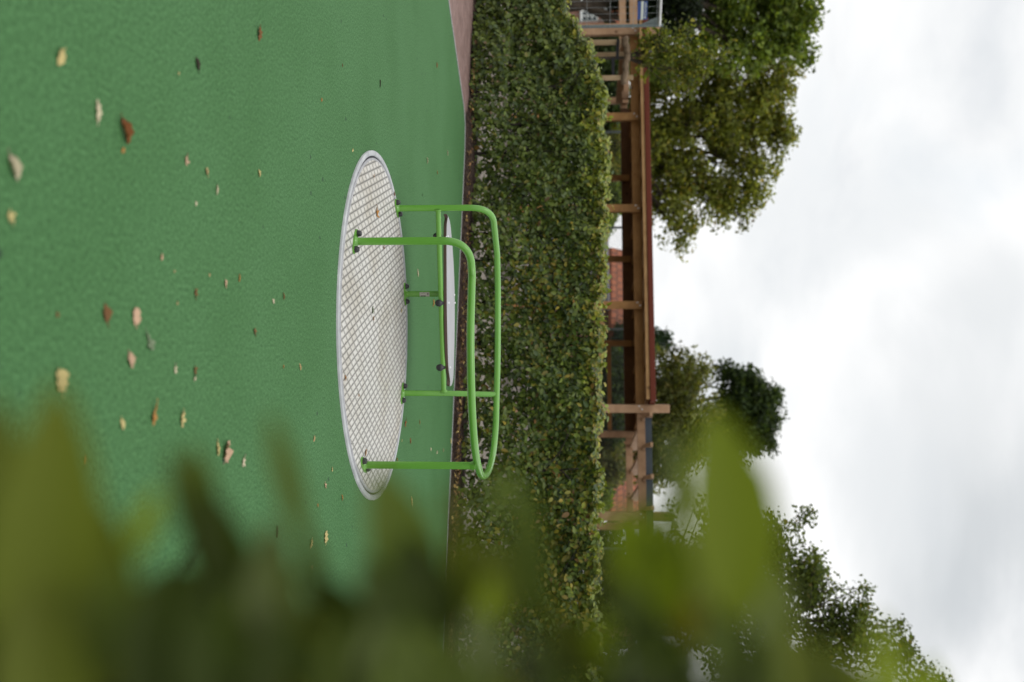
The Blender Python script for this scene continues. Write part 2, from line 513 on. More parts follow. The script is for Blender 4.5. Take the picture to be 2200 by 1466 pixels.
# an overcast sky is brighter overhead than near the horizon
nv = N(W, 'ShaderNodeVectorMath', operation='NORMALIZE'); L(W, tc.outputs['Generated'], nv.inputs[0])
sz = N(W, 'ShaderNodeSeparateXYZ'); L(W, nv.outputs[0], sz.inputs[0])
zr = N(W, 'ShaderNodeMapRange', interpolation_type='SMOOTHSTEP')
zr.inputs['From Min'].default_value = .38; zr.inputs['From Max'].default_value = .95; zr.inputs['To Min'].default_value = 1.0; zr.inputs['To Max'].default_value = 1.55
L(W, sz.outputs['Z'], zr.inputs['Value'])
vm = N(W, 'ShaderNodeVectorMath', operation='SCALE'); L(W, mx.outputs[2], vm.inputs[0]); L(W, zr.outputs[0], vm.inputs['Scale'])
L(W, vm.outputs[0], bg.inputs['Color'])

sl = bpy.data.lights.new('sun', 'SUN'); sl.energy = .5; sl.angle = math.radians(25); sl.color = (1, .96, .9)
so = bpy.data.objects.new('sun', sl); COL.objects.link(so)
sd = Vector((math.sin(SUN_ROT) * math.cos(SUN_EL), math.cos(SUN_ROT) * math.cos(SUN_EL), math.sin(SUN_EL)))
so.rotation_euler = sd.to_track_quat('Z', 'Y').to_euler()
so.location = (0, 0, 20)

vs = scene.view_settings
vs.view_transform = 'Standard'; vs.look = 'None'; vs.exposure = 0; vs.gamma = 1
scene.cycles.use_denoising = True
scene.cycles.max_bounces = 8; scene.cycles.transmission_bounces = 4; scene.cycles.transparent_max_bounces = 4
scene.cycles.sample_clamp_indirect = 6

# ------------------------------------------------------------------ ground
def sheet(name, poly, z, m):
    b = MB(); b.add([(p[0], p[1], z) for p in poly], [tuple(range(len(poly)))])
    return tag(b.build(name, m), kind='structure')


def lerp2(a, b, t): return (a[0] + (b[0] - a[0]) * t, a[1] + (b[1] - a[1]) * t)


sheet('ground', [(-400, -60), (400, -60), (400, 700), (-400, 700)], -.03, M['grass'])
sheet('yard', [(-9, 8), (14, 4), (16, 34), (-22, 34)], -.02, M['yard'])
e0, e1, e2 = G(963, 0), G(1000.5, 262), G(950, 1400)
eL = lerp2(e1, e0, 8.0); eR = lerp2(e1, e2, 1.7)
c1 = lerp2(e1, e0, .13); c2 = lerp2(e1, e2, .06); cm = ((c1[0] + c2[0] + 2 * e1.x) / 4, (c1[1] + c2[1] + 2 * e1.y) / 4)
edge = [eL, c1, cm, c2, eR]
sheet('play_surface', [eL, (eL[0], -4), (10, -4), (10, eR[1])] + edge[:0:-1], 0, M['rubber'])
# soil bed under the hedge: from the edge line back by 1.1 m
hd = Vector((e2.x - e1.x, e2.y - e1.y)).normalized(); hn = Vector((-hd.y, hd.x))   # along hedge (to the right), away from camera


def H(s, t):   # point of the bed: s metres along from e1, t metres back
    return (e1.x + hd.x * s + hn.x * t, e1.y + hd.y * s + hn.y * t)


bed = MB()
ns, ntt = 150, 10
for i in range(ns + 1):
    s_ = -6.0 + 16.5 * i / ns
    fr = .03 + .24 * min(1, max(0, (.2 - s_) / .9))
    for j in range(ntt + 1):
        t_ = fr + (1.2 - fr) * j / ntt
        z_ = .02 + .05 * math.sin(math.pi * j / ntt) + (random.uniform(-.012, .02) if 0 < j < ntt else 0)
        if j == 0 or j == ntt: z_ = -.01
        x, y = H(s_, t_)
        bed.v.append((x, y, z_))
for i in range(ns):
    for j in range(ntt):
        a = i * (ntt + 1) + j
        bed.f.append((a, a + ntt + 1, a + ntt + 2, a + 1)); bed.sm.append(True)
tag(bed.build('soil', M['soil']), kind='structure')
pv0 = lerp2(e1, e0, .06)
sheet('brick_pavement', [pv0, eL, (eL[0], 22), H(-9, 1.6), H(-6, 1.6), H(-6, .7), H(-.6, .7), H(-.3, .4), H(-.2, .06)][::-1], -.004, M['paver'])
ed = MB()
for a, b_ in zip(edge[:-1], edge[1:]):
    dx = Vector((b_[0] - a[0], b_[1] - a[1])); nn = Vector((-dx.y, dx.x)).normalized()
    ed.prism([(a[0], a[1]), (b_[0], b_[1]), (b_[0] + nn.x * .03, b_[1] + nn.y * .03), (a[0] + nn.x * .03, a[1] + nn.y * .03)], -.02, .006)
tag(ed.build('edging', M['edging']), kind='structure')

# ------------------------------------------------------------------ carousel
near, far = G(722, 699), G(872, 699)
CX = G(797, 699).x
CX = (G(800, 332).x + G(800, 1067).x) / 2
CY = (near.y + far.y) / 2
RO = (far.y - near.y) / 2
car = empty('carousel', (CX, CY, 0))
tag(car, 'round flush playground carousel with patterned metal plate, green tube rail and grey seat', 'carousel')
MB().lathe((CX, CY, 0), [(RO, -.02), (RO, .010), (RO - .004, .014), (RO - .032, .014), (RO - .036, .010), (RO - .036, -.02)], 128).build('rim', M['concrete'], car)
MB().lathe((CX, CY, 0), [(RO - .036, .003), (RO - .050, .003)], 128).build('gap_shade', M['dark_gap'], car)  # dark strip standing in for the shaded gap between rim and plate
RP = RO - .050
MB().lathe((CX, CY, 0), [(RP, -.02), (RP, .010), (RP - .003, .013), (RP - .016, .0135)], 128).build('plate_edge', M['steel_rim'], car)
pl = MB(); pl.lathe((0, 0, 0), [(RP - .016, .0135), (RP * .6, .0136), (RP * .2, .0137), (.001, .0138)], 128, smooth=False)
po = pl.build('plate', M['plate'])
po.parent = car; po.rotation_euler = (0, 0, 0)
TR = .0243
ZB = .0138
# a post stands where the photo shows its flange
pA, pB, pC, pD, pE = [G(*q) for q in ((757, 519), (848, 448), (866, 632), (860, 845), (776, 999))]
zr1, zr2 = .734, .752


def zrail(i, n): return zr1 + (zr2 - zr1) * min(1, max(0, (i - 1) / 5))


pix = [(1014, 590), (1012.5, 640), (1011, 700), (1011, 760), (1012, 820), (1014, 880), (1017.5, 935), (1022, 975), (1027.5, 1004), (1035, 1022.5),
       (1045, 1019), (1053.5, 1000), (1060.5, 965), (1065, 915), (1067, 848), (1069, 770), (1069.5, 700), (1069.5, 620), (1068, 545)]
rp = [G(px, py, zrail(i, len(pix))) for i, (px, py) in enumerate(pix)]


def bend(corner, a, b, r_, n=8):
    """rounded corner at 'corner' between points a and b"""
    a, b, c = Vector(a), Vector(b), Vector(corner)
    p = c + (a - c).normalized() * r_; q = c + (b - c).normalized() * r_
    return [p * (1 - t) ** 2 + c * 2 * t * (1 - t) + q * t * t for t in [k / n for k in range(n + 1)]]


cA = Vector((pA.x, pA.y, zr1)); cB = Vector((pB.x, pB.y, zr2))
ctrl = rp


def catmull(pts, n=6):
    out = []
    for i in range(len(pts) - 1):
        p0, p1, p2, p3 = pts[max(i - 1, 0)], pts[i], pts[i + 1], pts[min(i + 2, len(pts) - 1)]
        for k in range(n):
            t = k / n
            out.append(.5 * ((2 * p1) + (p2 - p0) * t + (2 * p0 - 5 * p1 + 4 * p2 - p3) * t * t + (3 * p1 - p0 - 3 * p2 + p3) * t ** 3))
    out.append(pts[-1])
    return out


path = [Vector((pA.x, pA.y, ZB + .004)), Vector((pA.x, pA.y, .3))] + bend(cA, (pA.x, pA.y, 0), rp[0], .17, 10)[:-1]
path += catmull(rp, 6)
path += bend(cB, rp[-1], (pB.x, pB.y, 0), .18, 10)[1:] + [Vector((pB.x, pB.y, .3)), Vector((pB.x, pB.y, ZB + .004))]
MB().tube(path, TR, 20).build('rail', M['green_paint'], car)


def post(p, ztop, r_=TR):
    return MB().tube([(p.x, p.y, ZB + .004), (p.x, p.y, ztop)], r_, 20).build('post', M['green_paint'], car)


iD = min(range(len(rp)), key=lambda i: abs(pix[i][1] - 848) + (1000 if i < 9 else 0))
dtop = rp[iD]
MB().tube([(pD.x, pD.y, ZB + .004), (pD.x, pD.y, .36), (dtop.x, dtop.y, zr2 - .005)], TR * .92, 20).build('post', M['green_paint'], car)
rE = Vector((pE.x, pE.y, zr2))
post(pE, zr2 - .012)
ZS = .335
pcx = post(pC, ZS + .018, TR * .95)
# seat bar from post B to post D, with a cranked hook that carries the plank at its ends
sB = Vector((pB.x, pB.y, ZS)); sD = Vector((pD.x, pD.y, ZS + .012))
MB().tube([sB, sD], .0195, 16).build('seat_bar', M['green_paint'], car)
for q in (sB, sD):
    dr = (sD - sB).normalized() * (1 if q is sB else -1)
    MB().tube([q + dr * .012, q + dr * .024, q + dr * .03], [.033, .027, .0205], 16, cap=False).build('weld_bead', M['green_paint'], car)
MB().tube([(rE.x, rE.y, zr2 - .045), (rE.x, rE.y, zr2 - .02)], [.0245, .031], 16, cap=False).build('weld_bead', M['green_paint'], car)
# flanges, each with two black caps
for p in (pA, pB, pC, pD, pE):
    ang = math.atan2(p.y - CY, p.x - CX) + math.pi / 2
    dx = Vector((math.cos(ang), math.sin(ang), 0)); dy = Vector((-dx.y, dx.x, 0))
    fl = MB(); poly = []
    for k in range(40):
        a = 2 * math.pi * k / 40
        q = p + dx * (.093 * abs(math.cos(a)) ** .75 * math.copysign(1, math.cos(a))) + dy * (.036 * math.sin(a))
        poly.append((q.x, q.y))
    fl.prism(poly, ZB, ZB + .010)
    fl.tube([(p.x, p.y, ZB + .009), (p.x, p.y, ZB + .016), (p.x, p.y, ZB + .026)], [.036, .029, .0245], 20, cap=False)
    fo = fl.build('flange', M['green_paint'], car)
    for sgn in (-1, 1):
        q = p + dx * (.063 * sgn)
        MB().lathe((q.x, q.y, ZB + .0102), [(.021, 0), (.021, .010), (.018, .020), (.012, .027), (.001, .029)], 20).build('cap', M['black_cap'], fo)
# seat plank: straight front, bowed back
ZP = ZS + .028
q0, q1 = G(958.5, 462, ZP), G(966, 829, ZP)
f0, f1 = G(953.5, 500, ZP), G(957.5, 790, ZP)
poly = []
PT = .028
ZT_ = ZS + .028 + PT
ctl = [G(960.5, 460, ZT_), G(955.2, 467, ZP), G(953.2, 484, ZP), G(952.6, 520, ZP), G(952.8, 580, ZP), G(953.2, 650, ZP), G(954.4, 720, ZP), G(956.5, 785, ZP), G(960, 815, ZP),
       G(967.5, 830, ZT_), G(972.5, 823, ZT_), G(975, 795, ZT_), G(976.8, 720, ZT_), G(977, 640, ZT_), G(974.8, 570, ZT_), G(970.5, 510, ZT_), G(966.5, 475, ZT_)]
n_ = len(ctl)
for i in range(n_):
    a0, a1, a2, a3 = ctl[i - 1], ctl[i], ctl[(i + 1) % n_], ctl[(i + 2) % n_]
    for k in range(4):
        t = k / 4
        poly.append(.5 * ((2 * a1) + (a2 - a0) * t + (2 * a0 - 5 * a1 + 4 * a2 - a3) * t * t + (3 * a1 - a0 - 3 * a2 + a3) * t ** 3))
pc = sum(poly, Vector()) / len(poly)
PT = .028


def inset(z, d): return [(p.x + (pc.x - p.x) * d, p.y + (pc.y - p.y) * d, z) for p in poly]


def rings(name, rs, m, top, parent):
    b = MB(); n = len(poly)
    for r_ in rs: b.v += r_
    for i in range(len(rs) - 1):
        for k in range(n):
            b.f.append((i * n + k, i * n + (k + 1) % n, (i + 1) * n + (k + 1) % n, (i + 1) * n + k)); b.sm.append(True)
    if top:
        b.f.append(tuple(range((len(rs) - 1) * n, len(rs) * n))); b.sm.append(False)
    else:
        b.f.append(tuple(reversed(range(n)))); b.sm.append(False)
    return b.build(name, m, parent)


seat = rings('seat', [inset(ZP + PT - .004, 0), inset(ZP + PT - .001, .003), inset(ZP + PT, .008)], M['seat_top'], True, car)
rings('edge_core', [inset(ZP, .012), inset(ZP + .004, 0), inset(ZP + PT - .004, 0)], M['seat_edge'], False, seat)
for px, py in ((958, 510), (964, 651), (976, 634), (977, 651), (967, 790), (962, 508)):
    q = G(px, py, ZP + PT)
    MB().lathe((q.x, q.y, ZP + PT), [(.009, 0), (.009, .004), (.006, .006), (.0005, .0062)], 12).build('screw', M['screw'], seat)
for px, py in ((940, 508), (944.5, 651.5), (947, 790)):
    q = P(px, py, (sB.y + sD.y) / 2 - .06)
    b = MB()
    b.lathe((0, 0, 0), [(.0005, -.036), (.012, -.034), (.021, -.027), (.027, -.014), (.028, 0), (.024, .012), (.014, .02), (.012, .034)], 18)
    b.v = [(q.x + x, q.y + y, q.z + z) for x, y, z in b.v]
    b.build('seat_cap', M['black_cap'], car)
# label on the middle post: a wrap of film with rows of print
lz0, lz1 = P(902.5, 634, pC.y).z, P(923.5, 634, pC.y).z
st = MB(); ink = MB()
rr = TR * .95 + .0008


def wrap(b, a0, a1, z0, z1, r_):
    n = 6
    vsx = []
    for z in (z0, z1):
        for k in range(n + 1):
            a = a0 + (a1 - a0) * k / n
            vsx.append((pC.x + r_ * math.sin(a), pC.y - r_ * math.cos(a), z))
    b.add(vsx, [(k, k + 1, n + 2 + k, n + 1 + k) for k in range(n)], True)


wrap(st, -.55, 1.1, lz0, lz1, rr)
so_ = st.build('sticker', M['sticker'], pcx)
hz = (lz1 - lz0)
wrap(ink, .62, .95, lz0 + hz * .08, lz0 + hz * .62, rr + .0006)
wrap(ink, -.1, .25, lz0 + hz * .76, lz0 + hz * .92, rr + .0006)
for k in range(5): wrap(ink, -.35, -.2 + .1 * (k % 3), lz0 + hz * (.1 + .09 * k), lz0 + hz * (.13 + .09 * k), rr + .0006)
ink.build('print', M['ink'], so_)

# ------------------------------------------------------------------ far hedge
def htop(s):
    pts = [(-4.2, .9), (-2.6, 1.08), (-2.15, 1.24), (-1.8, 1.42), (-1.45, 1.58), (-.9, 1.75), (.4, 1.79), (2, 1.72), (4, 1.66), (6.3, 1.60), (9.5, 1.58)]
    if s <= pts[0][0]: return pts[0][1]
    for (a, za), (b, zb) in zip(pts[:-1], pts[1:]):
        if s <= b: return za + (zb - za) * (s - a) / (b - a)
    return pts[-1][1]


hedge = empty('hedge', (*H(3, .65), 0))
tag(hedge, 'long clipped leafy hedge with yellowing leaves behind the carousel, growing from a soil strip', 'hedge')
for i in range(26):
    s_ = -3.6 + 12.2 * i / 25 + random.uniform(-.15, .15)
    t_ = .55 + random.uniform(-.12, .16)
    b = MB()
    x, y = H(s_, t_)
    p = Vector((x, y, -.02)); pts = [p.copy()]; zt = htop(s_) - .2
    nseg = 7
    for k in range(nseg):
        p = p + Vector((random.uniform(-.05, .05), random.uniform(-.04, .04), zt / nseg)); pts.append(p.copy())
    r0 = random.uniform(.02, .032)
    b.tube(pts, [r0 * (1 - .75 * k / nseg) for k in range(nseg + 1)], 7)
    for k in range(12):
        q = pts[random.randrange(1, nseg)]; a = random.uniform(0, 6.28)
        l1 = random.uniform(.2, .5)
        e = q + Vector((math.cos(a) * l1, math.sin(a) * l1 * .6, random.uniform(.05, .45)))
        mid = (q + e) / 2 + Vector((random.uniform(-.05, .05), random.uniform(-.05, .05), random.uniform(-.03, .05)))
        b.tube([q, mid, e], [r0 * .4, r0 * .28, r0 * .12], 5, cap=False)
    b.build('stem', M['stem'], hedge)

NL = 92000
S = rng.uniform(-4.6, 9.2, NL)
ZT = np.array([htop(s) for s in S]) + .035 * np.sin(S * 7.3) + .03 * np.sin(S * 17 + 1)
uz = rng.beta(1.22, .92, NL)
Z = np.where(S < .2, .01, .05) + uz * (ZT - .05)
# depth: mostly in the front and back skins, top skin too
T_ = np.where(rng.random(NL) < .72, .36 + np.abs(rng.normal(0, .10, NL)), rng.uniform(.3, 1.15, NL))
bulge = .06 * np.sin(S * 2.3 + Z * 3) + .06 * np.sin(S * 5.1 - Z * 6) + .06 * np.sin(S * 11.3 + 2 * np.sin(Z * 9)) * np.sin(Z * 13 + 1.5 * np.sin(S * 7))
T_ = T_ + bulge + .05 * (Z < .3) * (S > 0) - .16 * np.clip(.3 - S, 0, 1) * (Z < .5)
topm = rng.random(NL) < .13
Z = np.where(topm, ZT - np.abs(rng.normal(0, .03, NL)) + np.where(rng.random(NL) < .12, rng.uniform(0, .07, NL), 0), Z)
T_ = np.where(topm, rng.uniform(.32, 1.1, NL), T_)
# thin spots: cull by a clumpy field, stronger low down and towards the near end
fld = np.sin(S * 3.1 + 1.3 * np.sin(Z * 4.1)) * np.sin(Z * 5.3 + 1.7 * np.sin(S * 2.2)) + .6 * np.sin(S * 8.7 + Z * 6.1)
low = np.clip((1.15 - Z) / 1.15, 0, 1) ** .8
fine = np.sin(S * 23 + 3 * np.sin(Z * 11)) * np.sin(Z * 27 + 2.5 * np.sin(S * 13))
endf = np.clip((S + .8) / 5, 0, 1)
keep = rng.random(NL) < 1 - np.clip(.04 + low * (.10 + .62 * endf) * (.45 + .9 * np.clip(fine, -.2, 1)) + .26 * np.clip(fld, 0, 2) * (.35 + .9 * endf), 0, .93)
keep |= topm
S, Z, T_, ZT, topm = S[keep], Z[keep], T_[keep], ZT[keep], topm[keep]
n = len(S)
pos = np.stack([e1.x + hd.x * S + hn.x * T_, e1.y + hd.y * S + hn.y * T_, Z], 1)
out = np.array([-hn.x, -hn.y, .35])
nrm = out[None] * .9 + runit(n) * .75
nrm[:, 2] += np.where(topm, 1.0, .1)
dirs = runit(n) * .8 + np.array([0, 0, -.55]) + np.array([hd.x, hd.y, 0]) * rng.choice([-.6, .6], n)[:, None]
dirs[topm, 2] = np.abs(dirs[topm, 2]) + .3
col = palette(n, [(.076, .112, .021), (.105, .143, .025), (.048, .078, .021), (.14, .178, .031), (.17, .16, .032), (.13, .08, .036)], [30, 30, 18, 16, 1.6, .8])
# yellowing patches and the fresh yellow-green growth on the crown
yel = .62 * np.exp(-((S - 2.1) / .7) ** 2 - ((Z - 1.0) / .45) ** 2) * .33 + .8 * np.exp(-((S - 5.4) / 1.0) ** 2 - ((Z - 1.2) / .4) ** 2) * .38 \
    + np.exp(-((S - 2.6) / 1.6) ** 2) * .35 * (Z > ZT - .12) + .06 * endf[keep]
my = rng.random(n) < yel
col[my] = palette(int(my.sum()), [(.30, .225, .030), (.25, .21, .032), (.20, .185, .03), (.20, .11, .03)], [2, 4, 4, .9])
mt = (rng.random(n) < np.clip((Z - ZT + .30) / .24, 0, .85) * (.55 + .45 * np.exp(-((S - .3) / 1.6) ** 2))) & ~my
col[mt] = palette(int(mt.sum()), [(.24, .27, .034), (.17, .215, .030), (.29, .26, .036)], [4, 4, 1.4])
# loose young shoots standing above the clipped top
for _ in range(70):
    s0 = rng.uniform(-3, 9); t0 = rng.uniform(.32, .7); hh = rng.uniform(.05, .15); k0 = rng.integers(0, n - 20)
    for q in range(10):
        f_ = q / 9
        ss = s0 + rng.normal(0, .018) + f_ * rng.normal(0, .02)
        pos[k0 + q] = (e1.x + hd.x * ss + hn.x * t0, e1.y + hd.y * ss + hn.y * t0, htop(s0) - .03 + f_ * hh)
        nrm[k0 + q] = rng.normal(size=3); dirs[k0 + q] = rng.normal(size=3) * .7 + np.array([0, 0, .6])
        col[k0 + q] = np.array((.21, .25, .032)) * rng.uniform(.7, 1.15)
ln = np.clip(rng.normal(.066, .016, n), .03, .11)
leaf_object('foliage', pos, nrm, dirs, ln, ln * rng.uniform(.52, .68, n), col, M['leaf'], hedge, 'oval')

# litter on the soil: nobody could count it
nl = 2600
S = rng.uniform(-1, 9, nl); Tt = np.abs(rng.normal(.10, .16, nl)) + .02
pos = np.stack([e1.x + hd.x * S + hn.x * Tt, e1.y + hd.y * S + hn.y * Tt, .045 + rng.uniform(0, .035, nl)], 1)
col = palette(nl, [(.26, .17, .06), (.16, .09, .04), (.34, .25, .09), (.09, .055, .03), (.22, .12, .06)], [3, 4, 2, 4, 2], .25)
ln = rng.uniform(.02, .06, nl)
dense = rng.random(nl) < np.clip(.25 + .09 * S, .2, 1)
lit = leaf_object('leaf_litter', pos[dense], (runit(nl) * .7 + np.array([0, 0, 1]))[dense], runit(nl)[dense], ln[dense], ln[dense] * .6, col[dense], M['dry_leaf'], None, 'oval')
tag(lit, 'brown and yellow leaf litter along the soil strip under the hedge', 'leaf litter', kind='stuff')

# ------------------------------------------------------------------ fallen leaves, each a thing of its own
LC = {'y': (.48, .39, .17), 't': (.40, .28, .135), 'p': (.48, .32, .21), 'b': (.16, .078, .028), 'r': (.17, .065, .02), 'g': (.17, .22, .13), 'd': (.03, .022, .014), 'w': (.5, .44, .30), 'o': (.36, .18, .05)}
# px, py, length in photo pixels, colour, outline, label
FALLEN = [
 (128, 122, 33, 'y', 'oval', 'pale yellow oval leaf on green rubber, alone above the slender cream leaf'),
 (208, 240, 37, 'w', 'slim', 'slender cream leaf on green rubber beside the curled reddish brown leaf'),
 (265, 280, 46, 'r', 'curl', 'curled reddish brown leaf with a stalk lying on green rubber'),
 (262, 323, 15, 'o', 'scrap', 'small orange brown scrap right under the curled reddish brown leaf'),
 (25, 358, 46, 'w', 'curl', 'rolled cream leaf with a brown end, closest leaf to the camera'),
 (20, 465, 28, 'y', 'lobed', 'crinkled yellow leaf close to the camera, next along from the rolled cream leaf'),
 (423, 138, 23, 'd', 'oval', 'very dark brown leaf on open rubber opposite the brick paving'),
 (555, 72, 24, 'b', 'oval', 'dark brown leaf lying closest to the brick paving corner'),
 (383, 158, 8, 'y', 'scrap', 'tiny yellow scrap beside the very dark brown leaf'),
 (399, 345, 22, 'p', 'lobed', 'pinkish tan lobed leaf, first of the line of small leaves beside the disc'),
 (443, 369, 18, 't', 'scrap', 'tan brown torn leaf between the pinkish lobed leaf and a slim pale leaf'),
 (465, 407, 19, 'w', 'slim', 'slim pale leaf standing on edge on the rubber, below the torn tan leaf'),
 (420, 437, 11, 'w', 'scrap', 'pale crumb of leaf beside the slim pale leaf'),
 (556, 373, 14, 'y', 'oval', 'small yellowish leaf on rubber level with the slim end of the disc'),
 (346, 552, 14, 'p', 'oval', 'small mauve grey leaf alone on green rubber'),
 (374, 584, 7, 't', 'scrap', 'tiny tan crumb beside the small mauve grey leaf'),
 (227, 674, 36, 'b', 'wide', 'square dark brown leaf lying beside a pale pinkish leaf of like size'),
 (290, 680, 36, 'p', 'wide', 'pale pinkish rounded leaf lying beside the square dark brown leaf'),
 (122, 677, 13, 'b', 'scrap', 'small dull brown scrap towards the camera from the square brown leaf'),
 (419, 629, 20, 'b', 'lobed', 'brown crumpled leaf in line with the middle of the disc'),
 (380, 651, 9, 't', 'scrap', 'tan crumb next to the brown crumpled leaf'),
 (484, 608, 17, 'p', 'scrap', 'pale pink three cornered leaf scrap with a small pink companion'),
 (513, 598, 15, 'o', 'slim', 'small orange pink leaf just beyond the pale three cornered scrap'),
 (449, 591, 8, 't', 'scrap', 'tiny tan crumb between the mauve leaf and the three cornered scrap'),
 (586, 648, 13, 'w', 'scrap', 'pale little leaf paired with a narrow dark one near the disc'),
 (608, 637, 14, 'b', 'slim', 'narrow dark leaf paired with a pale one near the disc'),
 (320, 738, 42, 'g', 'star', 'grey green star shaped winged seed on green rubber'),
 (279, 774, 31, 'p', 'wide', 'pinkish tan square leaf next to the grey green winged seed'),
 (128, 816, 47, 'y', 'wide', 'large yellow heart shaped leaf just above the blurred near foliage'),
 (546, 712, 18, 'b', 'lobed', 'small brown star shaped leaf between disc and pale leaves'),
 (375, 795, 18, 'w', 'lobed', 'small cream leaf beside a brown and cream pair'),
 (418, 795, 20, 'b', 'lobed', 'brown half of a pair of small leaves touching each other'),
 (417, 813, 15, 'w', 'scrap', 'cream half of a pair of small leaves touching each other'),
 (608, 788, 8, 'o', 'scrap', 'tiny orange crumb nearer the camera of two beside the disc rim'),
 (644, 789, 14, 't', 'slim', 'small yellow brown leaf nearer the disc rim than the orange crumb'),
 (329, 895, 42, 'o', 'star', 'brown winged seed with two wings lying above the blurred foliage'),
 (390, 901, 31, 'y', 'lobed', 'spiky yellow brown oak like leaf above the blurred foliage'),
 (261, 911, 20, 'y', 'oval', 'small yellow leaf nearest the large blurred olive leaf'),
 (485, 970, 45, 'p', 'maple', 'large crumpled pinkish brown leaf, the biggest dry leaf on the rubber'),
 (466, 964, 26, 'y', 'slim', 'narrow yellow leaf tucked under the large crumpled pinkish leaf'),
 (522, 993, 24, 'w', 'lobed', 'cream ragged leaf next to the large crumpled pinkish leaf'),
 (184, 988, 16, 'o', 'slim', 'orange brown sliver half lost in the blurred foliage'),
 (674, 943, 12, 't', 'oval', 'small tan leaf beside the rim where the right post stands'),
 (698, 1043, 15, 'p', 'lobed', 'pink tan leaf beside the disc end hidden by foliage'),
 (734, 1069, 12, 'o', 'slim', 'orange sliver lying past the hidden end of the disc'),
 (713, 1008, 12, 'y', 'scrap', 'pale yellow scrap touching the rim beside the front end post'),
 (667, 1168, 17, 'y', 'slim', 'yellow triangular leaf scrap seen through a gap in the foliage'),
 (699, 1154, 24, 'y', 'wide', 'pale yellow leaf beside a yellow triangular scrap in the foliage gap'),
 (669, 1220, 12, 't', 'scrap', 'tan scrap deep in the gap of the near foliage'),
 (593, 1142, 22, 'd', 'twig', 'thin dark twig lying on the rubber in the foliage gap'),
 (682, 1086, 9, 'o', 'scrap', 'tiny brown crumb before the hidden end of the disc'),
 (870, 910, 18, 'r', 'lobed', 'red brown leaf beyond the disc, between two green uprights'),
 (881, 948, 14, 'r', 'scrap', 'red brown scrap beyond the disc next to a similar bigger leaf'),
 (901, 907, 9, 'o', 'slim', 'tiny orange sliver further from the disc than the red brown leaf'),
 (925, 965, 9, 'w', 'scrap', 'pale crumb near the far hedge, first of three in a row'),
 (938, 971, 9, 'w', 'scrap', 'pale crumb near the far hedge, middle of three in a row'),
 (952, 968, 8, 'p', 'scrap', 'pink crumb near the far hedge, last of three in a row'),
 (852, 988, 10, 'o', 'scrap', 'orange crumb touching the end post beyond the disc'),
 (883, 1078, 18, 'y', 'slim', 'yellow sliver near the rail tip, on rubber beyond the disc'),
 (863, 947, 6, 'y', 'scrap', 'yellow speck right beside the far rim of the disc'),
 (897, 587, 15, 'w', 'slim', 'cream sliver on rubber between the short label post and the next upright'),
 (930, 651, 14, 'o', 'slim', 'brown sliver under the seat beside the label post'),
 (917, 345, 12, 'w', 'slim', 'cream sliver far out towards the hedge past the slim end of the disc'),
 (961, 329, 12, 'w', 'slim', 'cream sliver closest to the edging strip under the hedge'),
 (938, 139, 12, 'b', 'scrap', 'dark brown scrap near the corner of the brick paving'),
 (690, 215, 10, 'o', 'scrap', 'small rusty scrap on open rubber between disc and brick paving'),
 (735, 141, 8, 'b', 'scrap', 'brown speck on open rubber nearest the brick paving side'),
 (815, 180, 14, 'd', 'twig', 'short dark twig on open rubber beyond the slim end of the disc'),
 (757, 323, 9, 'y', 'scrap', 'yellow speck beside the slim end of the disc rim'),
 (939, 371, 8, 'o', 'slim', 'orange sliver between the far upright and the hedge edging'),
 (907, 419, 6, 'd', 'scrap', 'black speck beside the tall upright on the hedge side'),
 (963, 506, 9, 'w', 'scrap', 'pale speck by the edging under the seat end'),
 (964, 472, 6, 'd', 'scrap', 'dark speck near the edging above the seat end'),
 (968, 949, 12, 'y', 'scrap', 'yellow scrap against the edging past the two uprights'),
]
PLATE = [
 (809, 458, 22, 'o', 'lobed', 'orange yellow leaf on the metal plate near the far upright'),
 (803, 379, 8, 'p', 'scrap', 'pinkish crumb on the slim end of the metal plate'),
 (824, 531, 11, 'r', 'lobed', 'small red brown leaf on the plate beside the front upright'),
 (800, 667, 15, 'g', 'oval', 'green leaf in the middle of the metal plate'),
 (802, 685, 11, 'o', 'scrap', 'tan scrap beside the green leaf in the middle of the plate'),
 (741, 812, 12, 'o', 'oval', 'orange brown leaf on the plate close to the front rim'),
 (785, 973, 13, 'o', 'oval', 'tan leaf on the plate beside the end post flange'),
 (847, 417, 10, 'r', 'wide', 'red brown leaf on the far rim beside the tall upright'),
 (770, 850, 8, 'o', 'scrap', 'brown speck on the bare part of the plate'),
 (862, 667, 9, 'y', 'scrap', 'yellow scrap by the flange of the short label post'),
]


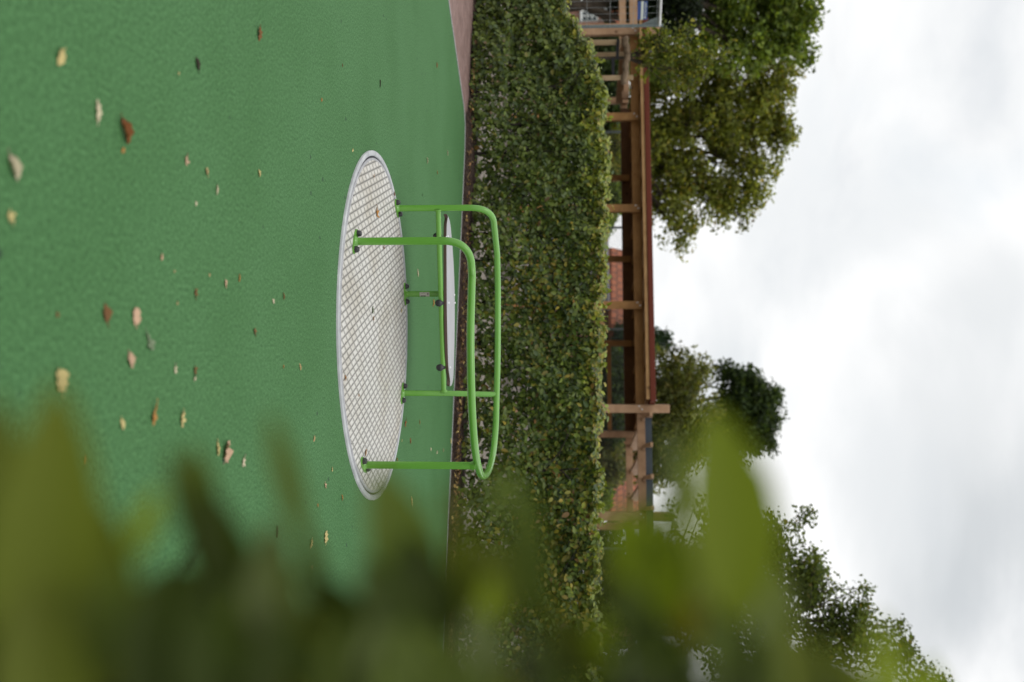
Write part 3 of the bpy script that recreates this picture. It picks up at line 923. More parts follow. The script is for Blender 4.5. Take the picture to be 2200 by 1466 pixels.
def fallen(px, py, ln, c, kind, label, z0, group):
    rnd = random.Random(int(px * 7 + py))
    q = G(px, py, z0)
    d = (q - CAM).length
    Lm = ln * d / F * 1.12
    asp = {'oval': .62, 'slim': .36, 'wide': .8, 'curl': .45, 'scrap': .75, 'lobed': .8, 'star': .55, 'maple': .95, 'twig': .06}[kind]
    nA = 28
    outl = []
    ph = rnd.uniform(0, 6.28)
    for k in range(nA):
        a = 2 * math.pi * k / nA
        r_ = 1.0
        if kind in ('oval', 'slim', 'curl'): r_ = 1 - .22 * math.sin(a) ** 2 * 0 + .06 * math.cos(a)
        if kind == 'scrap': r_ = .78 + .22 * math.sin(2 * a + ph) * math.cos(3 * a + 2 * ph) + rnd.uniform(-.10, .10)
        if kind == 'wide': r_ = .9 + .10 * math.cos(4 * a + ph) + rnd.uniform(-.03, .03)
        if kind == 'lobed': r_ = .72 + .28 * math.cos(5 * a + ph) + rnd.uniform(-.08, .08)
        if kind == 'maple': r_ = .84 + .15 * math.cos(5 * a) + .05 * math.cos(15 * a) + rnd.uniform(-.04, .04)
        if kind == 'star': r_ = .55 + .45 * math.cos(2 * a) ** 4 + .18 * math.cos(3 * a + ph) + rnd.uniform(-.05, .05)
        x, y = .5 * r_ * math.cos(a), .5 * asp * r_ * math.sin(a)
        if kind in ('oval', 'slim', 'curl', 'wide'):
            y *= (1 - .35 * max(0, math.cos(a)) ** 3)
            x += .05 * (math.cos(a) > .97)
        outl.append((x, y))
    cu = {'curl': .85, 'slim': .5, 'maple': .35, 'wide': .22, 'twig': 0}.get(kind, .32) * rnd.uniform(.7, 1.2)
    cl = rnd.uniform(-.1, .28)
    rip = rnd.uniform(.02, .06) if kind != 'twig' else 0
    vsx = [(0, 0, 0)]
    for rr_ in (.33, .67, 1.0):
        for k, (x, y) in enumerate(outl):
            X_, Y_ = x * rr_, y * rr_
            vsx.append((X_, Y_, cu * Y_ * Y_ * 2 / max(asp, .3) + cl * X_ * X_ + rip * rr_ * math.sin(k * 1.9 + ph) + .03 * abs(Y_) / asp))
    fs = [(0, 1 + k, 1 + (k + 1) % nA) for k in range(nA)]
    for r_ in range(2):
        for k in range(nA):
            a, b_ = 1 + r_ * nA + k, 1 + r_ * nA + (k + 1) % nA
            fs.append((a, a + nA, b_ + nA, b_))
    zmin = min(v[2] for v in vsx)
    tz = .004 if kind != 'twig' else .003
    b = MB()
    b.add([(x * Lm, y * Lm, (z - zmin) * Lm) for x, y, z in vsx], fs, True)
    # stalk with real thickness
    if kind != 'twig' and ln > 16:
        x0 = min(outl)[0]
        zz = (cl * x0 * x0 - zmin)
        b.tube([(x0 * .6 * Lm, 0, zz * Lm * .8 + .001), (x0 * 1.1 * Lm, .02 * Lm, zz * Lm + .002), (x0 * 1.45 * Lm, .07 * Lm, .003)], [.0011, .0012, .0014], 5)
    if kind == 'twig':
        b.tube([(-.5 * Lm, 0, .004), (0, .02 * Lm, .007), (.5 * Lm, -.02 * Lm, .005)], [.004, .0035, .002], 6)
    me = bpy.data.meshes.new('fallen_leaf'); me.from_pydata(b.v, [], b.f); me.polygons.foreach_set('use_smooth', [True] * len(b.f))
    at = me.color_attributes.new('col', 'FLOAT_COLOR', 'POINT')
    base = np.array(LC[c]) * rnd.uniform(.88, 1.12)
    cols = []
    for i, v in enumerate(me.vertices):
        # veins paler or darker, brown tips and blotches
        f = 1 + .14 * math.sin(v.co.x / max(Lm, 1e-4) * 38) * .5 + rnd.uniform(-.08, .08)
        if abs(v.co.y) < .02 * Lm: f *= .85
        if kind in ('curl', 'lobed', 'maple') and v.co.x < -.3 * Lm: f *= .6
        cols += [*(base * f), 1]
    at.data.foreach_set('color', cols)
    me.materials.append(M['dry_leaf'])
    o = bpy.data.objects.new('twig' if kind == 'twig' else 'fallen_leaf', me); COL.objects.link(o)
    turn = {'curl': rnd.uniform(.2, .6), 'slim': rnd.uniform(-.35, .35) + math.pi * (rnd.random() < .5)}.get(kind, rnd.uniform(-.7, .7) + math.pi * (rnd.random() < .5))
    o.location = (q.x, q.y, z0 + .0015)
    o.rotation_euler = (rnd.uniform(-.12, .12), rnd.uniform(-.12, .12), turn)
    tag(o, label, 'twig' if kind == 'twig' else 'fallen leaf', group)
    return o


for f in FALLEN: fallen(*f, 0.0, 'twigs and dry leaves lying on the green rubber')
for f in PLATE: fallen(*f, ZB, 'dry leaves lying on the carousel')

# ------------------------------------------------------------------ timber shelter
SE = Vector((.967, -.254, 0)); SN = Vector((.254, .967, 0)); S0 = Vector((-.684, 19, 0))
SROT = math.atan2(SE.y, SE.x)


def SP(t, n, z=0.0): return S0 + SE * t + SN * n + Vector((0, 0, z))


def tu(u, n, v=1330):
    d = ray(v, u); k = d.x / d.y
    b = S0 + SN * n
    return (b.y * k - b.x) / (SE.x - SE.y * k)


def zv(v, u, n):
    t = tu(u, n, v)
    return P(v, u, SP(t, n).y).z


sh = empty('timber_shelter', SP(0, 1.6), SROT)
tag(sh, 'long timber shelter with red edged flat roof and open pergola bays beyond the hedge', 'shelter')
NB = 3.3
front_u = [68.5, 252, 448.5, 656, 878, 1110]
back_u = [217, 383, 557, 738, 933, 1131]
tF = [tu(u, 0) for u in front_u]; tB = [tu(u, NB) for u in back_u]
dt = tF[-1] - tF[-2]
tF += [tF[-1] + dt, tF[-1] + 2 * dt]; tB = [tB[0] - dt] + tB + [tB[-1] + dt]
zfb0, zfb1 = zv(1359.5, 480, .1), zv(1377.5, 480, .1)
zbb0 = zv(1336.5, 480, NB); zbb1 = zbb0 + (zfb1 - zfb0)
ztall = zv(1438, 878, 0)
print('shelter', [round(x, 2) for x in tF], [round(x, 2) for x in tB], zfb0, zfb1, zbb0, ztall)
for i, t in enumerate(tF):
    tall = i in (0, 4, 5, 6, 7)
    zt = (ztall if i >= 4 else zv(1417, 68, 0)) if tall else zfb1 - .02
    b = MB().beam(SP(t, 0, -.05), SP(t, 0, zt), .15, .15, .008)
    p = b.build('post', M['wood_bare'] if tall else M['wood_stain'], sh)
    for k, zz in enumerate((zfb0 + .05, zfb1 - .06)):
        bb = MB(); c = SP(t + (.03 if k else -.03), -.076, zz)
        bb.tube([c, c - SN * .012], .016, 10); bb.build('bolt', M['galv'], p)
for i, t in enumerate(tB):
    tall = i <= 1 or i >= 5
    MB().beam(SP(t, NB, -.05), SP(t, NB, (ztall - .32) if tall and i != 1 else zbb1 + .02), .14, .14, .008).build('post', M['wood_bare'] if tall else M['wood_stain'], sh)
tL, tR = tu(66, 0), tu(866, 0)
tEnd = tF[-1]
MB().beam(SP(tL - .1, .105, (zfb0 + zfb1) / 2), SP(tR + .05, .105, (zfb0 + zfb1) / 2), .06, zfb1 - zfb0).build('beam', M['wood_stain'], sh)
zbt = zfb1 + .05
MB().beam(SP(tL, NB + .1, (zbb0 + zbt) / 2), SP(tB[5] - .05, NB + .1, (zbb0 + zbt) / 2), .06, zbt - zbb0).build('beam', M['wood_shaded'], sh)
MB().beam(SP(tR + .06, .106, (zfb0 + zfb1) / 2 + .02), SP(tEnd, .106, (zfb0 + zfb1) / 2 + .02), .07, zfb1 - zfb0).build('beam', M['wood_bare'], sh)
MB().beam(SP(tB[5] - .04, NB + .1, (zbb0 + zbb1) / 2 + .01), SP(tEnd, NB + .1, (zbb0 + zbb1) / 2 + .01), .07, zbb1 - zbb0 - .02).build('beam', M['wood_bare'], sh)
MB().beam(SP(tL - 4.5, .106, (zfb0 + zfb1) / 2), SP(tL - .12, .106, (zfb0 + zfb1) / 2), .07, zfb1 - zfb0).build('beam', M['wood_bare'], sh)
MB().beam(SP(tL - 4.5, NB + .1, (zbb0 + zbb1) / 2), SP(tL - .01, NB + .1, (zbb0 + zbb1) / 2), .07, zbb1 - zbb0).build('beam', M['wood_bare'], sh)
# cross pieces of the gable ends
for t in (tL + .02,):
    MB().beam(SP(t - .1, .15, zfb0 - .08), SP(t - .1, NB - .08, zfb0 - .08), .06, .16).build('tie_beam', M['wood_bare'], sh)
zf0, zf1 = zv(1385, 656, -.36), zv(1392.6, 656, -.36)
zr0, zr1_ = zf1 + .004, zv(1405, 656, -.40)
# roof: red sheet slab over dark boarding, tan fascia along the front
MB().beam(SP(tL - .05, -.36, (zf0 + zf1) / 2), SP(tR, -.36, (zf0 + zf1) / 2), .03, zf1 - zf0, .004).build('fascia', M['wood_fascia'], sh)
b = MB(); b.box(SP((tL + tR) / 2, 1.62, (zr0 + zr1_) / 2), (tR - tL + .08, 4.05, zr1_ - zr0), SROT, .008); b.build('roof', M['roof_red'], sh)
nr = int((tR - tL) / .62)
for i in range(nr + 1):
    t = tL + .08 + (tR - tL - .16) * i / nr
    MB().beam(SP(t, -.34, (zfb1 + zf1) / 2 + .002), SP(t, 3.55, (zfb1 + zf1) / 2 - .01), .06, zf1 - zfb1 - .012, .004).build('rafter', M['wood_stain'], sh)
b = MB(); b.box(SP((tL + tR) / 2, 1.62, zr0 - .022), (tR - tL - .02, 3.8, .018), SROT); b.build('roof_boarding', M['wood_stain'], sh)
# chamfered pale rafters and slate blue panels over the open bay
zc0, zc1 = zv(1385, 950, -.3), zv(1402, 950, -.3)


def rafter_poly(t, wd):
    b = MB(); pr = [(-.46, zc1), (-.46, zc1 - .05), (-.20, zc0 - .02), (3.5, zc0 - .06), (3.75, zc1 - .09), (3.75, zc1 - .03)]
    vsx = [SP(t - wd / 2, n, z) for n, z in pr] + [SP(t + wd / 2, n, z) for n, z in pr]
    m = len(pr)
    b.add(vsx, [tuple(range(m)), tuple(reversed(range(m, 2 * m)))] + [(k, k + m, (k + 1) % m + m, (k + 1) % m) for k in range(m)])
    return b.build('rafter', M['wood_bare'], sh)


tr_ = [tu(u, -.3) for u in (893, 957, 1025, 1093)]
for k in range(1, 5): tr_.append(tr_[3] + k * (tr_[3] - tr_[2]))
for t in tr_: rafter_poly(t, .07)
for a, b_ in zip(tr_[:-1], tr_[1:]):
    b = MB(); b.box(SP((a + b_) / 2, -.28, (zc0 + zc1) / 2 + .005), (b_ - a - .075, .02, zc1 - zc0 - .02), SROT); b.build('panel', M['slate_panel'], sh)
# handrail between the back posts of the last roofed bay
zh = zv(1309, 830, NB)
MB().beam(SP(tB[4] + .08, NB - .03, zh), SP(tB[5] - .08, NB - .03, zh), .05, .09).build('rail', M['wood_stain'], sh)
# board between the left bare posts
zb_ = zv(1339, 150, NB)
MB().beam(SP(tu(76, 2.6), 2.6, zb_), SP(tu(214, 2.6), 2.6, zb_), .05, .17).build('board', M['wood_bare'], sh)

# mesh fence behind the shelter
mf = empty('mesh_fence', SP(0, 4.1), SROT)
tag(mf, 'dark wire mesh fence running behind the timber shelter', 'fence')
mb = MB(); t0_, t1_ = tL + .2, tEnd + 1
NF = 4.1


def wirebox(b, p0, p1, r_):
    p0, p1 = Vector(p0), Vector(p1); d = (p1 - p0).normalized()
    a = d.cross(SN).normalized() * r_; c = SN * r_
    vsx = [p0 + a, p0 + c, p0 - a, p0 - c, p1 + a, p1 + c, p1 - a, p1 - c]
    b.add(vsx, [(0, 1, 5, 4), (1, 2, 6, 5), (2, 3, 7, 6), (3, 0, 4, 7)])


for i in range(int((t1_ - t0_) / .055)):
    wirebox(mb, SP(t0_ + i * .055, NF, .1), SP(t0_ + i * .055, NF, 2.55), .0028)
for k in range(46): wirebox(mb, SP(t0_, NF - .006, .1 + k * .055), SP(t1_, NF - .006, .1 + k * .055), .0028)
mb.build('mesh', M['mesh_wire'], mf)
k = 0
t = t0_
while t < t1_:
    MB().beam(SP(t, NF + .04, -.05), SP(t, NF + .04, 2.6), .05, .05, .004).build('post', M['galv_dark'], mf)
    t += 2.5

# ------------------------------------------------------------------ temporary site fence panel with its sign
hp = P(1300, 57, 16.0); HD = Vector((-.85, -.53, 0)); HN = Vector((.53, -.85, 0))   # HN looks to the camera
ztop_h = P(1417, 57, 16.0).z
hf = empty('site_fence_panel', (hp.x, hp.y, 0), math.atan2(HD.y, HD.x))
tag(hf, 'galvanised temporary site fence panel of welded wires beside the tapered hedge end', 'fence panel')


def HPt(a, z, o=0.0): return Vector((hp.x, hp.y, 0)) + HD * a + HN * o + Vector((0, 0, z))


MB().tube([HPt(0, 0), HPt(0, ztop_h + .06)], .026, 12).build('upright', M['galv_dark'], hf)
MB().tube([HPt(3.4, 0), HPt(3.4, ztop_h + .06)], .026, 12).build('upright', M['galv_dark'], hf)
MB().tube([HPt(-.01, ztop_h, .012), HPt(3.4, ztop_h, .012)], .021, 12).build('top_rail', M['galv'], hf)
MB().tube([HPt(0, .12), HPt(3.4, .12)], .02, 12).build('bottom_rail', M['galv'], hf)
b = MB()
for i in range(1, 34): b.tube([HPt(i * .1, .12, .02), HPt(i * .1, ztop_h, .02)], .0022, 5, False)
for k in range(8): b.tube([HPt(0, ztop_h - .05 - .37 * k, .028), HPt(3.4, ztop_h - .05 - .37 * k, .028)], .003, 5, False)
b.build('wires', M['wire'], hf)
b = MB()
g0, g1, g2 = HPt(.02, ztop_h - .03), HPt(.14, ztop_h - .02), HPt(.02, ztop_h - .30)
b.add([g0, g1, g2, g0 - HN * .012, g1 - HN * .012, g2 - HN * .012], [(0, 2, 1), (3, 4, 5), (0, 1, 4, 3), (1, 2, 5, 4), (2, 0, 3, 5)])
b.build('corner_gusset', M['galv_dark'], hf)
for a_ in (0, 3.4):
    b = MB(); b.box(HPt(a_, .06), (.7, .22, .13), math.atan2(HD.y, HD.x) + math.pi / 2, .02); b.build('foot', M['concrete'], hf)

# sign hung on the wires
sg_r, sg_l = 57 - 40, 57 - 2


def uh(u, v=1380):
    d = ray(v, u); kx = d.x / d.y
    return (hp.y * kx - hp.x) / (HD.x - HD.y * kx)


a0, a1 = uh(41), uh(1.5)
zs0, zs1 = P(1369.5, 20, HPt(uh(20), 0).y).z, P(1390.5, 20, HPt(uh(20), 0).y).z
sgn = empty('sign', HPt((a0 + a1) / 2, zs0, .04), 0)
tag(sgn, 'blue and cream lettered board hanging on the temporary fence panel', 'sign')


def sgbox(a_, b__, z0, z1, o0, o1, m, name, par):
    b = MB()
    vsx = [HPt(x, z, o) for o in (o0, o1) for x, z in ((a_, z0), (b__, z0), (b__, z1), (a_, z1))]
    b.add(vsx, [(0, 1, 2, 3), (4, 7, 6, 5), (0, 4, 5, 1), (1, 5, 6, 2), (2, 6, 7, 3), (3, 7, 4, 0)])
    return b.build(name, m, par)


hz = zs1 - zs0
bd = sgbox(a0, a1, zs0, zs1, .036, .042, M['sign_blue'], 'board', sgn)
sgbox(a0, a1, zs0 + hz * .35, zs0 + hz * .60, .0425, .0445, M['sign_white'], 'stripe', bd)
tx = bpy.data.curves.new('lettering', 'FONT'); tx.body = 'VERHOLE'; tx.size = 1; tx.align_x = 'LEFT'; tx.extrude = .004
to = bpy.data.objects.new('lettering_curve', tx); COL.objects.link(to)
bpy.context.view_layer.update()
dg = bpy.context.evaluated_depsgraph_get()
me = bpy.data.meshes.new_from_object(to.evaluated_get(dg)); bpy.data.objects.remove(to)
xs = [v.co.x for v in me.vertices]; ys = [v.co.y for v in me.vertices]
Wd, x0, y0, y1 = max(xs) - min(xs), min(xs), min(ys), max(ys)
for v in me.vertices:
    fx, fy = (v.co.x - x0) / Wd, (v.co.y - y0) / (y1 - y0)
    v.co = HPt(a1 + (a0 - a1) * (.06 + .72 * fx), zs0 + hz * (.69 + .22 * fy), .0435 + v.co.z * .2)
me.materials.append(M['sign_white'])
lo = bpy.data.objects.new('lettering', me); COL.objects.link(lo); lo.parent = bd; lo.matrix_parent_inverse = PINV(bd)
b = MB()
b.tube([HPt(a1 + (a0 - a1) * .87, zs0 + hz * .78, .042), HPt(a1 + (a0 - a1) * .87, zs0 + hz * .78, .046)], hz * .09, 14)
b.build('dot', M['sign_white'], bd)

# ------------------------------------------------------------------ stakes holding the young tree
YS = 16.6
ts = empty('tree_stakes', (P(1300, 120, YS).x, YS, 0))
tag(ts, 'three weathered wooden stakes with half round cross logs and black straps round a young tree', 'tree stakes')


def stake(u, vt, Y, wpx):
    p = P(vt, u, Y); wd = wpx * Y / F
    return MB().beam((p.x, p.y, -.1), (p.x, p.y, p.z), wd, wd * .8, .01).build('stake', M['wood_stake'], ts)


stake(91, 1334, YS, 10.5); stake(118, 1370, YS + .3, 11.5); stake(167, 1360, YS - .1, 10)


def log(u0, v0, u1, v1, Y, r_):
    a, b_ = P(v0, u0, Y), P(v1, u1, Y + .1)
    pts = [a.lerp(b_, k / 8) + Vector((0, 0, .012 * math.sin(k * 1.7))) for k in range(9)]
    return MB().tube(pts, [r_ * (1 + .07 * math.sin(k * 2.3)) for k in range(9)], 12).build('cross_log', M['bark_log'], ts)


log(80, 1341, 118, 1349, YS - .18, .055); log(117, 1347, 182, 1340, YS - .2, .052)


def strap(u0, v0, u1, v1, Y):
    a, b_ = P(v0, u0, Y), P(v1, u1, Y)
    return MB().beam(a, b_, .012, .05, .003).build('strap', M['rubber_strap'], ts)


strap(85, 1328, 127, 1326, YS - .09); strap(125, 1317, 172, 1317.5, YS - .11)

# ------------------------------------------------------------------ trees
def tree(name, label, cat, base, blobs, n_tip, per, sig, lsize, cols, probs, trunk_r, group=None, leaf_asp=.62, fork=.45, twig=True, flat=.7, shape='quad', dark=.25, clumpvar=.25, limb_r=None, shell=2.2, nlimb=1, gaps=0, gapcut=-1.0):
    base = Vector(base)
    root = empty(name, base)
    tag(root, label, cat, group)
    cs = [Vector(b_[0]) for b_ in blobs]
    wts = np.array([b_[1][0] * b_[1][1] * b_[1][2] for b_ in blobs]) ** .8
    top = sum(cs, Vector()) / len(cs)
    fz = base.z + (top.z - base.z) * fork
    fk = Vector((base.x + (top.x - base.x) * .25, base.y + (top.y - base.y) * .25, fz))
    tb = MB()
    tb.tube([base - Vector((0, 0, .1)), base + Vector((0, 0, .15)), base.lerp(fk, .5) + Vector((trunk_r * .4, 0, 0)), fk], [trunk_r * 1.35, trunk_r, trunk_r * .85, trunk_r * .72], 10)
    lr = limb_r or trunk_r * .5
    limbs = []
    for c, b_ in zip(cs, blobs):
        for q in range(nlimb):
            tgt = c + Vector([random.uniform(-.55, .55) * r_ for r_ in b_[1]]) if nlimb > 1 else c
            mid = fk.lerp(tgt, .5) + Vector((random.uniform(-.1, .1), random.uniform(-.1, .1), .06)) * (tgt - fk).length
            pts = [fk, fk.lerp(mid, .5) + Vector((0, 0, .03 * (tgt - fk).length)), mid, mid.lerp(tgt, .5), tgt]
            pts = catmull(pts, 3)
            tb.tube(pts, [lr * (1 - .8 * k / (len(pts) - 1)) for k in range(len(pts))], 7, cap=False)
            limbs += pts[4:]
    la = np.array([tuple(p) for p in limbs])
    which = rng.choice(len(blobs), n_tip, p=wts / wts.sum())
    cc = np.array([tuple(c) for c in cs])[which]; rr_ = np.array([b_[1] for b_ in blobs])[which]
    tips = cc + runit(n_tip) * (rng.random((n_tip, 1)) ** (1 / shell)) * rr_
    tips = tips[tips[:, 2] > .25]
    if gaps:
        q_ = tips * gaps
        f_ = np.sin(q_[:, 0] * 1.0 + 1.3 * np.sin(q_[:, 2] * .8)) + np.sin(q_[:, 2] * 1.25 + 1.1 * np.sin(q_[:, 1] * .9)) + np.sin(q_[:, 1] * 1.1 + q_[:, 0] * .5)
        tips = tips[f_ > gapcut]
    if twig:
        for p in tips[rng.random(len(tips)) < twig]:
            j = int(np.argmin(((la - p) ** 2).sum(1)))
            a = Vector(la[j]); e = Vector(p); m_ = a.lerp(e, .55) + Vector((random.uniform(-.1, .1), random.uniform(-.1, .1), -.02)) * (e - a).length
            r0 = min(lr * .3, .035)
            tb.tube([a, m_, e], [r0, r0 * .6, r0 * .25], 4, cap=False)
    tb.build('trunk', M['bark'], root)
    nt_ = len(tips)
    cnt = rng.integers(int(per * .5), int(per * 1.5) + 1, nt_)
    own = np.repeat(np.arange(nt_), cnt)
    n = len(own)
    pos = tips[own] + runit(n) * (rng.random((n, 1)) ** .5) * sig * 1.55 * np.array([1, 1, flat])
    nrm = runit(n) * .8 + np.array([0, -.15, .6])
    dirs = runit(n) + np.array([0, 0, -.4])
    cv = np.clip(1 + rng.normal(scale=clumpvar, size=nt_), .45, 1.7)[own][:, None]
    col = palette(n, cols, probs, .20) * cv
    ln = np.clip(rng.normal(lsize, lsize * .2, n), lsize * .5, lsize * 1.6)
    leaf_object('crown', pos, nrm, dirs, ln, ln * leaf_asp, np.clip(col, .003, 1), M['leaf_tree'], root, shape)
    return root


def blob(px, py, rx, ry, Y, dy=None):
    """photo centre (px up, py across), radii in photo pixels (rx up, ry across), at distance Y; dy depth radius in metres"""
    c = P(px, py, Y); s_ = Y / F
    return (c, (ry * s_, dy or ry * s_ * .9, rx * s_))


GREEN = [(.155, .180, .036), (.20, .225, .045), (.115, .14, .03), (.24, .24, .05), (.27, .215, .05)]
MAPLE = [(.12, .175, .032), (.16, .22, .042), (.088, .13, .03), (.20, .24, .05)]
OLIVE = [(.115, .13, .036), (.145, .155, .046), (.08, .098, .03), (.18, .16, .048)]
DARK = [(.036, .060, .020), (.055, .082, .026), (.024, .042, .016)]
TG = 'trees standing behind the timber shelter'
Y = 33.0
tree('broadleaf_tree', 'large olive green broadleaf tree with sky gaps rising behind the red roof edge', 'tree', (P(1231, 290, Y).x, Y, 0),
     [blob(1500, 250, 110, 120, Y), blob(1590, 240, 85, 110, Y), blob(1610, 350, 62, 80, Y), blob(1650, 220, 62, 75, Y), blob(1500, 400, 85, 85, Y), blob(1560, 440, 65, 70, Y),
      blob(1455, 470, 48, 58, Y - 1), blob(1430, 330, 55, 100, Y), blob(1470, 520, 22, 22, Y - 1), blob(1600, 455, 30, 30, Y), blob(1682, 290, 36, 40, Y), blob(1672, 160, 62, 58, Y), blob(1625, 420, 30, 40, Y), blob(1490, 140, 90, 70, Y), blob(1395, 300, 45, 130, Y), blob(1395, 440, 35, 70, Y), blob(1330, 330, 50, 120, Y), blob(1400, 180, 50, 70, Y)],
     1750, 24, .26, .155, GREEN, [30, 26, 22, 16, 5], .34, TG, fork=.40, twig=.5, nlimb=2, limb_r=.085, shell=1.9, gaps=3.4, gapcut=-1.45)
Y = 30.0
tree('maple_tree', 'taller bright green maple at the corner beside the olive broadleaf tree', 'tree', (P(1231, -60, Y).x, Y, 0),
     [blob(1640, 20, 105, 80, Y), blob(1700, 60, 55, 55, Y), blob(1580, 90, 80, 70, Y), blob(1540, -60, 120, 120, Y), blob(1680, -60, 90, 100, Y), blob(1650, 110, 60, 38, Y), blob(1715, 105, 36, 36, Y), blob(1735, 40, 30, 40, Y), blob(1500, 50, 70, 60, Y + 1), blob(1420, 110, 40, 60, Y + 1), blob(1345, 130, 40, 60, Y + 1)],
     880, 26, .26, .17, MAPLE, [30, 30, 18, 16], .3, TG, fork=.45, twig=.25, shell=2.3, gaps=3.4, gapcut=-1.5)
Y = 26.5
tree('conifer', 'very dark dense evergreen behind the sign and site fence panel', 'tree', (P(1231, 10, Y).x, Y, 0),
     [blob(1440, 0, 62, 52, Y), blob(1370, 10, 55, 48, Y), blob(1330, -20, 30, 40, Y), blob(1400, -80, 70, 60, Y), blob(1475, 30, 28, 40, Y), blob(1400, 75, 24, 28, Y), blob(1430, 60, 22, 25, Y)],
     480, 30, .22, .11, [(.010, .018, .008), (.018, .028, .010)], [2, 1], .2, TG, twig=.1, shell=3)
# young staked tree in front of the shelter
Y = 16.6
tree('sapling', 'young staked tree with a thin trunk and sparse yellowing green leaves', 'tree', (P(1231, 127, Y).x, Y, 0),
     [blob(1450, 110, 42, 55, Y), blob(1410, 80, 28, 30, Y), blob(1430, 180, 40, 28, Y), blob(1480, 150, 45, 45, Y), blob(1390, 120, 22, 60, Y), blob(1540, 130, 50, 40, Y), blob(1480, 70, 30, 28, Y)],
     120, 13, .15, .075, [(.13, .15, .03), (.10, .13, .025), (.19, .18, .035), (.075, .1, .02)], [3, 3, 2, 2], .035, None, fork=.72, twig=.9, shape='oval', limb_r=.018, shell=1.8)
Y = 31.0
tree('yew_tree', 'broad olive yew with drooping sprays behind the right end of the red roof', 'tree', (P(1231, 880, Y).x, Y, 0),
     [blob(1440, 820, 55, 75, Y), blob(1480, 880, 60, 80, Y), blob(1440, 940, 75, 90, Y), blob(1500, 960, 50, 60, Y), blob(1480, 800, 42, 40, Y), blob(1350, 900, 70, 100, Y), blob(1420, 1010, 55, 45, Y), blob(1508, 800, 14, 25, Y)],
     720, 30, .24, .17, OLIVE, [30, 24, 26, 12], .28, TG, twig=.1, leaf_asp=.4, shell=3, flat=1.1)
Y = 40.0
tree('oak_tree', 'dark rounded tree showing its top above the olive yew', 'tree', (P(1231, 880, Y).x, Y, 0),
     [blob(1600, 840, 55, 55, Y), blob(1640, 880, 45, 50, Y), blob(1590, 900, 70, 75, Y), blob(1560, 810, 25, 28, Y), blob(1640, 950, 30, 22, Y), blob(1570, 960, 40, 45, Y), blob(1660, 840, 20, 22, Y)],
     900, 24, .28, .17, DARK, [3, 3, 2], .35, TG, twig=.3, shell=2.0, limb_r=.09, gaps=2.6, gapcut=-1.7)
Y = 46.0
tree('cypress', 'small pointed bluish evergreen peeping over the red roof', 'tree', (P(1231, 735, Y).x, Y, 0),
     [blob(1380, 735, 40, 36, Y), blob(1412, 736, 26, 22, Y), blob(1432, 728, 14, 10, Y), blob(1340, 735, 40, 42, Y)],
     260, 26, .25, .15, [(.026, .052, .026), (.036, .068, .034)], [1, 1], .2, TG, twig=.1, shell=3)
Y = 17.5
tree('birch_tree', 'airy small leaved tree reaching highest behind the blurred near leaves', 'tree', (P(1231, 1330, Y).x, Y, 0),
     [blob(1560, 1190, 75, 85, Y), blob(1660, 1180, 75, 75, Y), blob(1740, 1250, 62, 75, Y), blob(1640, 1300, 90, 90, Y), blob(1820, 1330, 62, 65, Y), blob(1760, 1400, 90, 80, Y), blob(1900, 1400, 62, 55, Y),
      blob(1975, 1420, 40, 40, Y), blob(1520, 1330, 90, 90, Y), blob(1440, 1230, 80, 90, Y), blob(1505, 1090, 22, 22, Y), blob(1440, 1100, 20, 18, Y), blob(1730, 1110, 22, 20, Y), blob(1350, 1300, 80, 110, Y), blob(1640, 1450, 120, 90, Y), blob(1930, 1345, 20, 16, Y), blob(1860, 1270, 16, 18, Y), blob(1990, 1480, 55, 45, Y)],
     2700, 15, .15, .085, [(.085, .112, .03), (.11, .142, .038), (.062, .088, .026), (.16, .13, .038)], [30, 28, 24, 4], .16, TG, fork=.5, twig=.75, nlimb=2, limb_r=.03, shell=1.7, gaps=6.5, gapcut=-1.25)
# shrubs seen under the shelter roof
SG = 'shrubs seen through the shelter'
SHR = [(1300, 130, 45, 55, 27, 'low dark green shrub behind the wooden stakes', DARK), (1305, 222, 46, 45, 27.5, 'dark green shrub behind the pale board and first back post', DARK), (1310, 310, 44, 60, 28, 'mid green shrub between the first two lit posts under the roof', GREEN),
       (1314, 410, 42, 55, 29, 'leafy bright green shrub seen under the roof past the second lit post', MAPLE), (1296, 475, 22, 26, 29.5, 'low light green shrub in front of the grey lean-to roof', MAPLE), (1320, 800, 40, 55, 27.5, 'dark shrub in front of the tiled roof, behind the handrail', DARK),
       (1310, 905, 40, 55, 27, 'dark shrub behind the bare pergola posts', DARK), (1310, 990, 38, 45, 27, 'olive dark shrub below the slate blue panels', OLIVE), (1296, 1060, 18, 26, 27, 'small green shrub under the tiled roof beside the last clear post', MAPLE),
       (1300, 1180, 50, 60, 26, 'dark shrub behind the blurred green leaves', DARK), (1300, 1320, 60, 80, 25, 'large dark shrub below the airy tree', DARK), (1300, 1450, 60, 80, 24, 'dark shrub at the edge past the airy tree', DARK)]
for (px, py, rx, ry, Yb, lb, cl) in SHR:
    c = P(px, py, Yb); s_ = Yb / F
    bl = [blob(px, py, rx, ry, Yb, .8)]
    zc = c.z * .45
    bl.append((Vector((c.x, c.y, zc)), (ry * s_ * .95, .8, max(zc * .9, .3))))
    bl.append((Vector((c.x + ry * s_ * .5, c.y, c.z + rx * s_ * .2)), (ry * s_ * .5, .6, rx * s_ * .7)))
    tree('shrub', lb, 'shrub', (c.x, Yb, 0), bl, 190, 30, .17, .13, cl, [3, 3, 2, 1, 1][:len(cl)], .06, SG, twig=.15, shell=2.6)

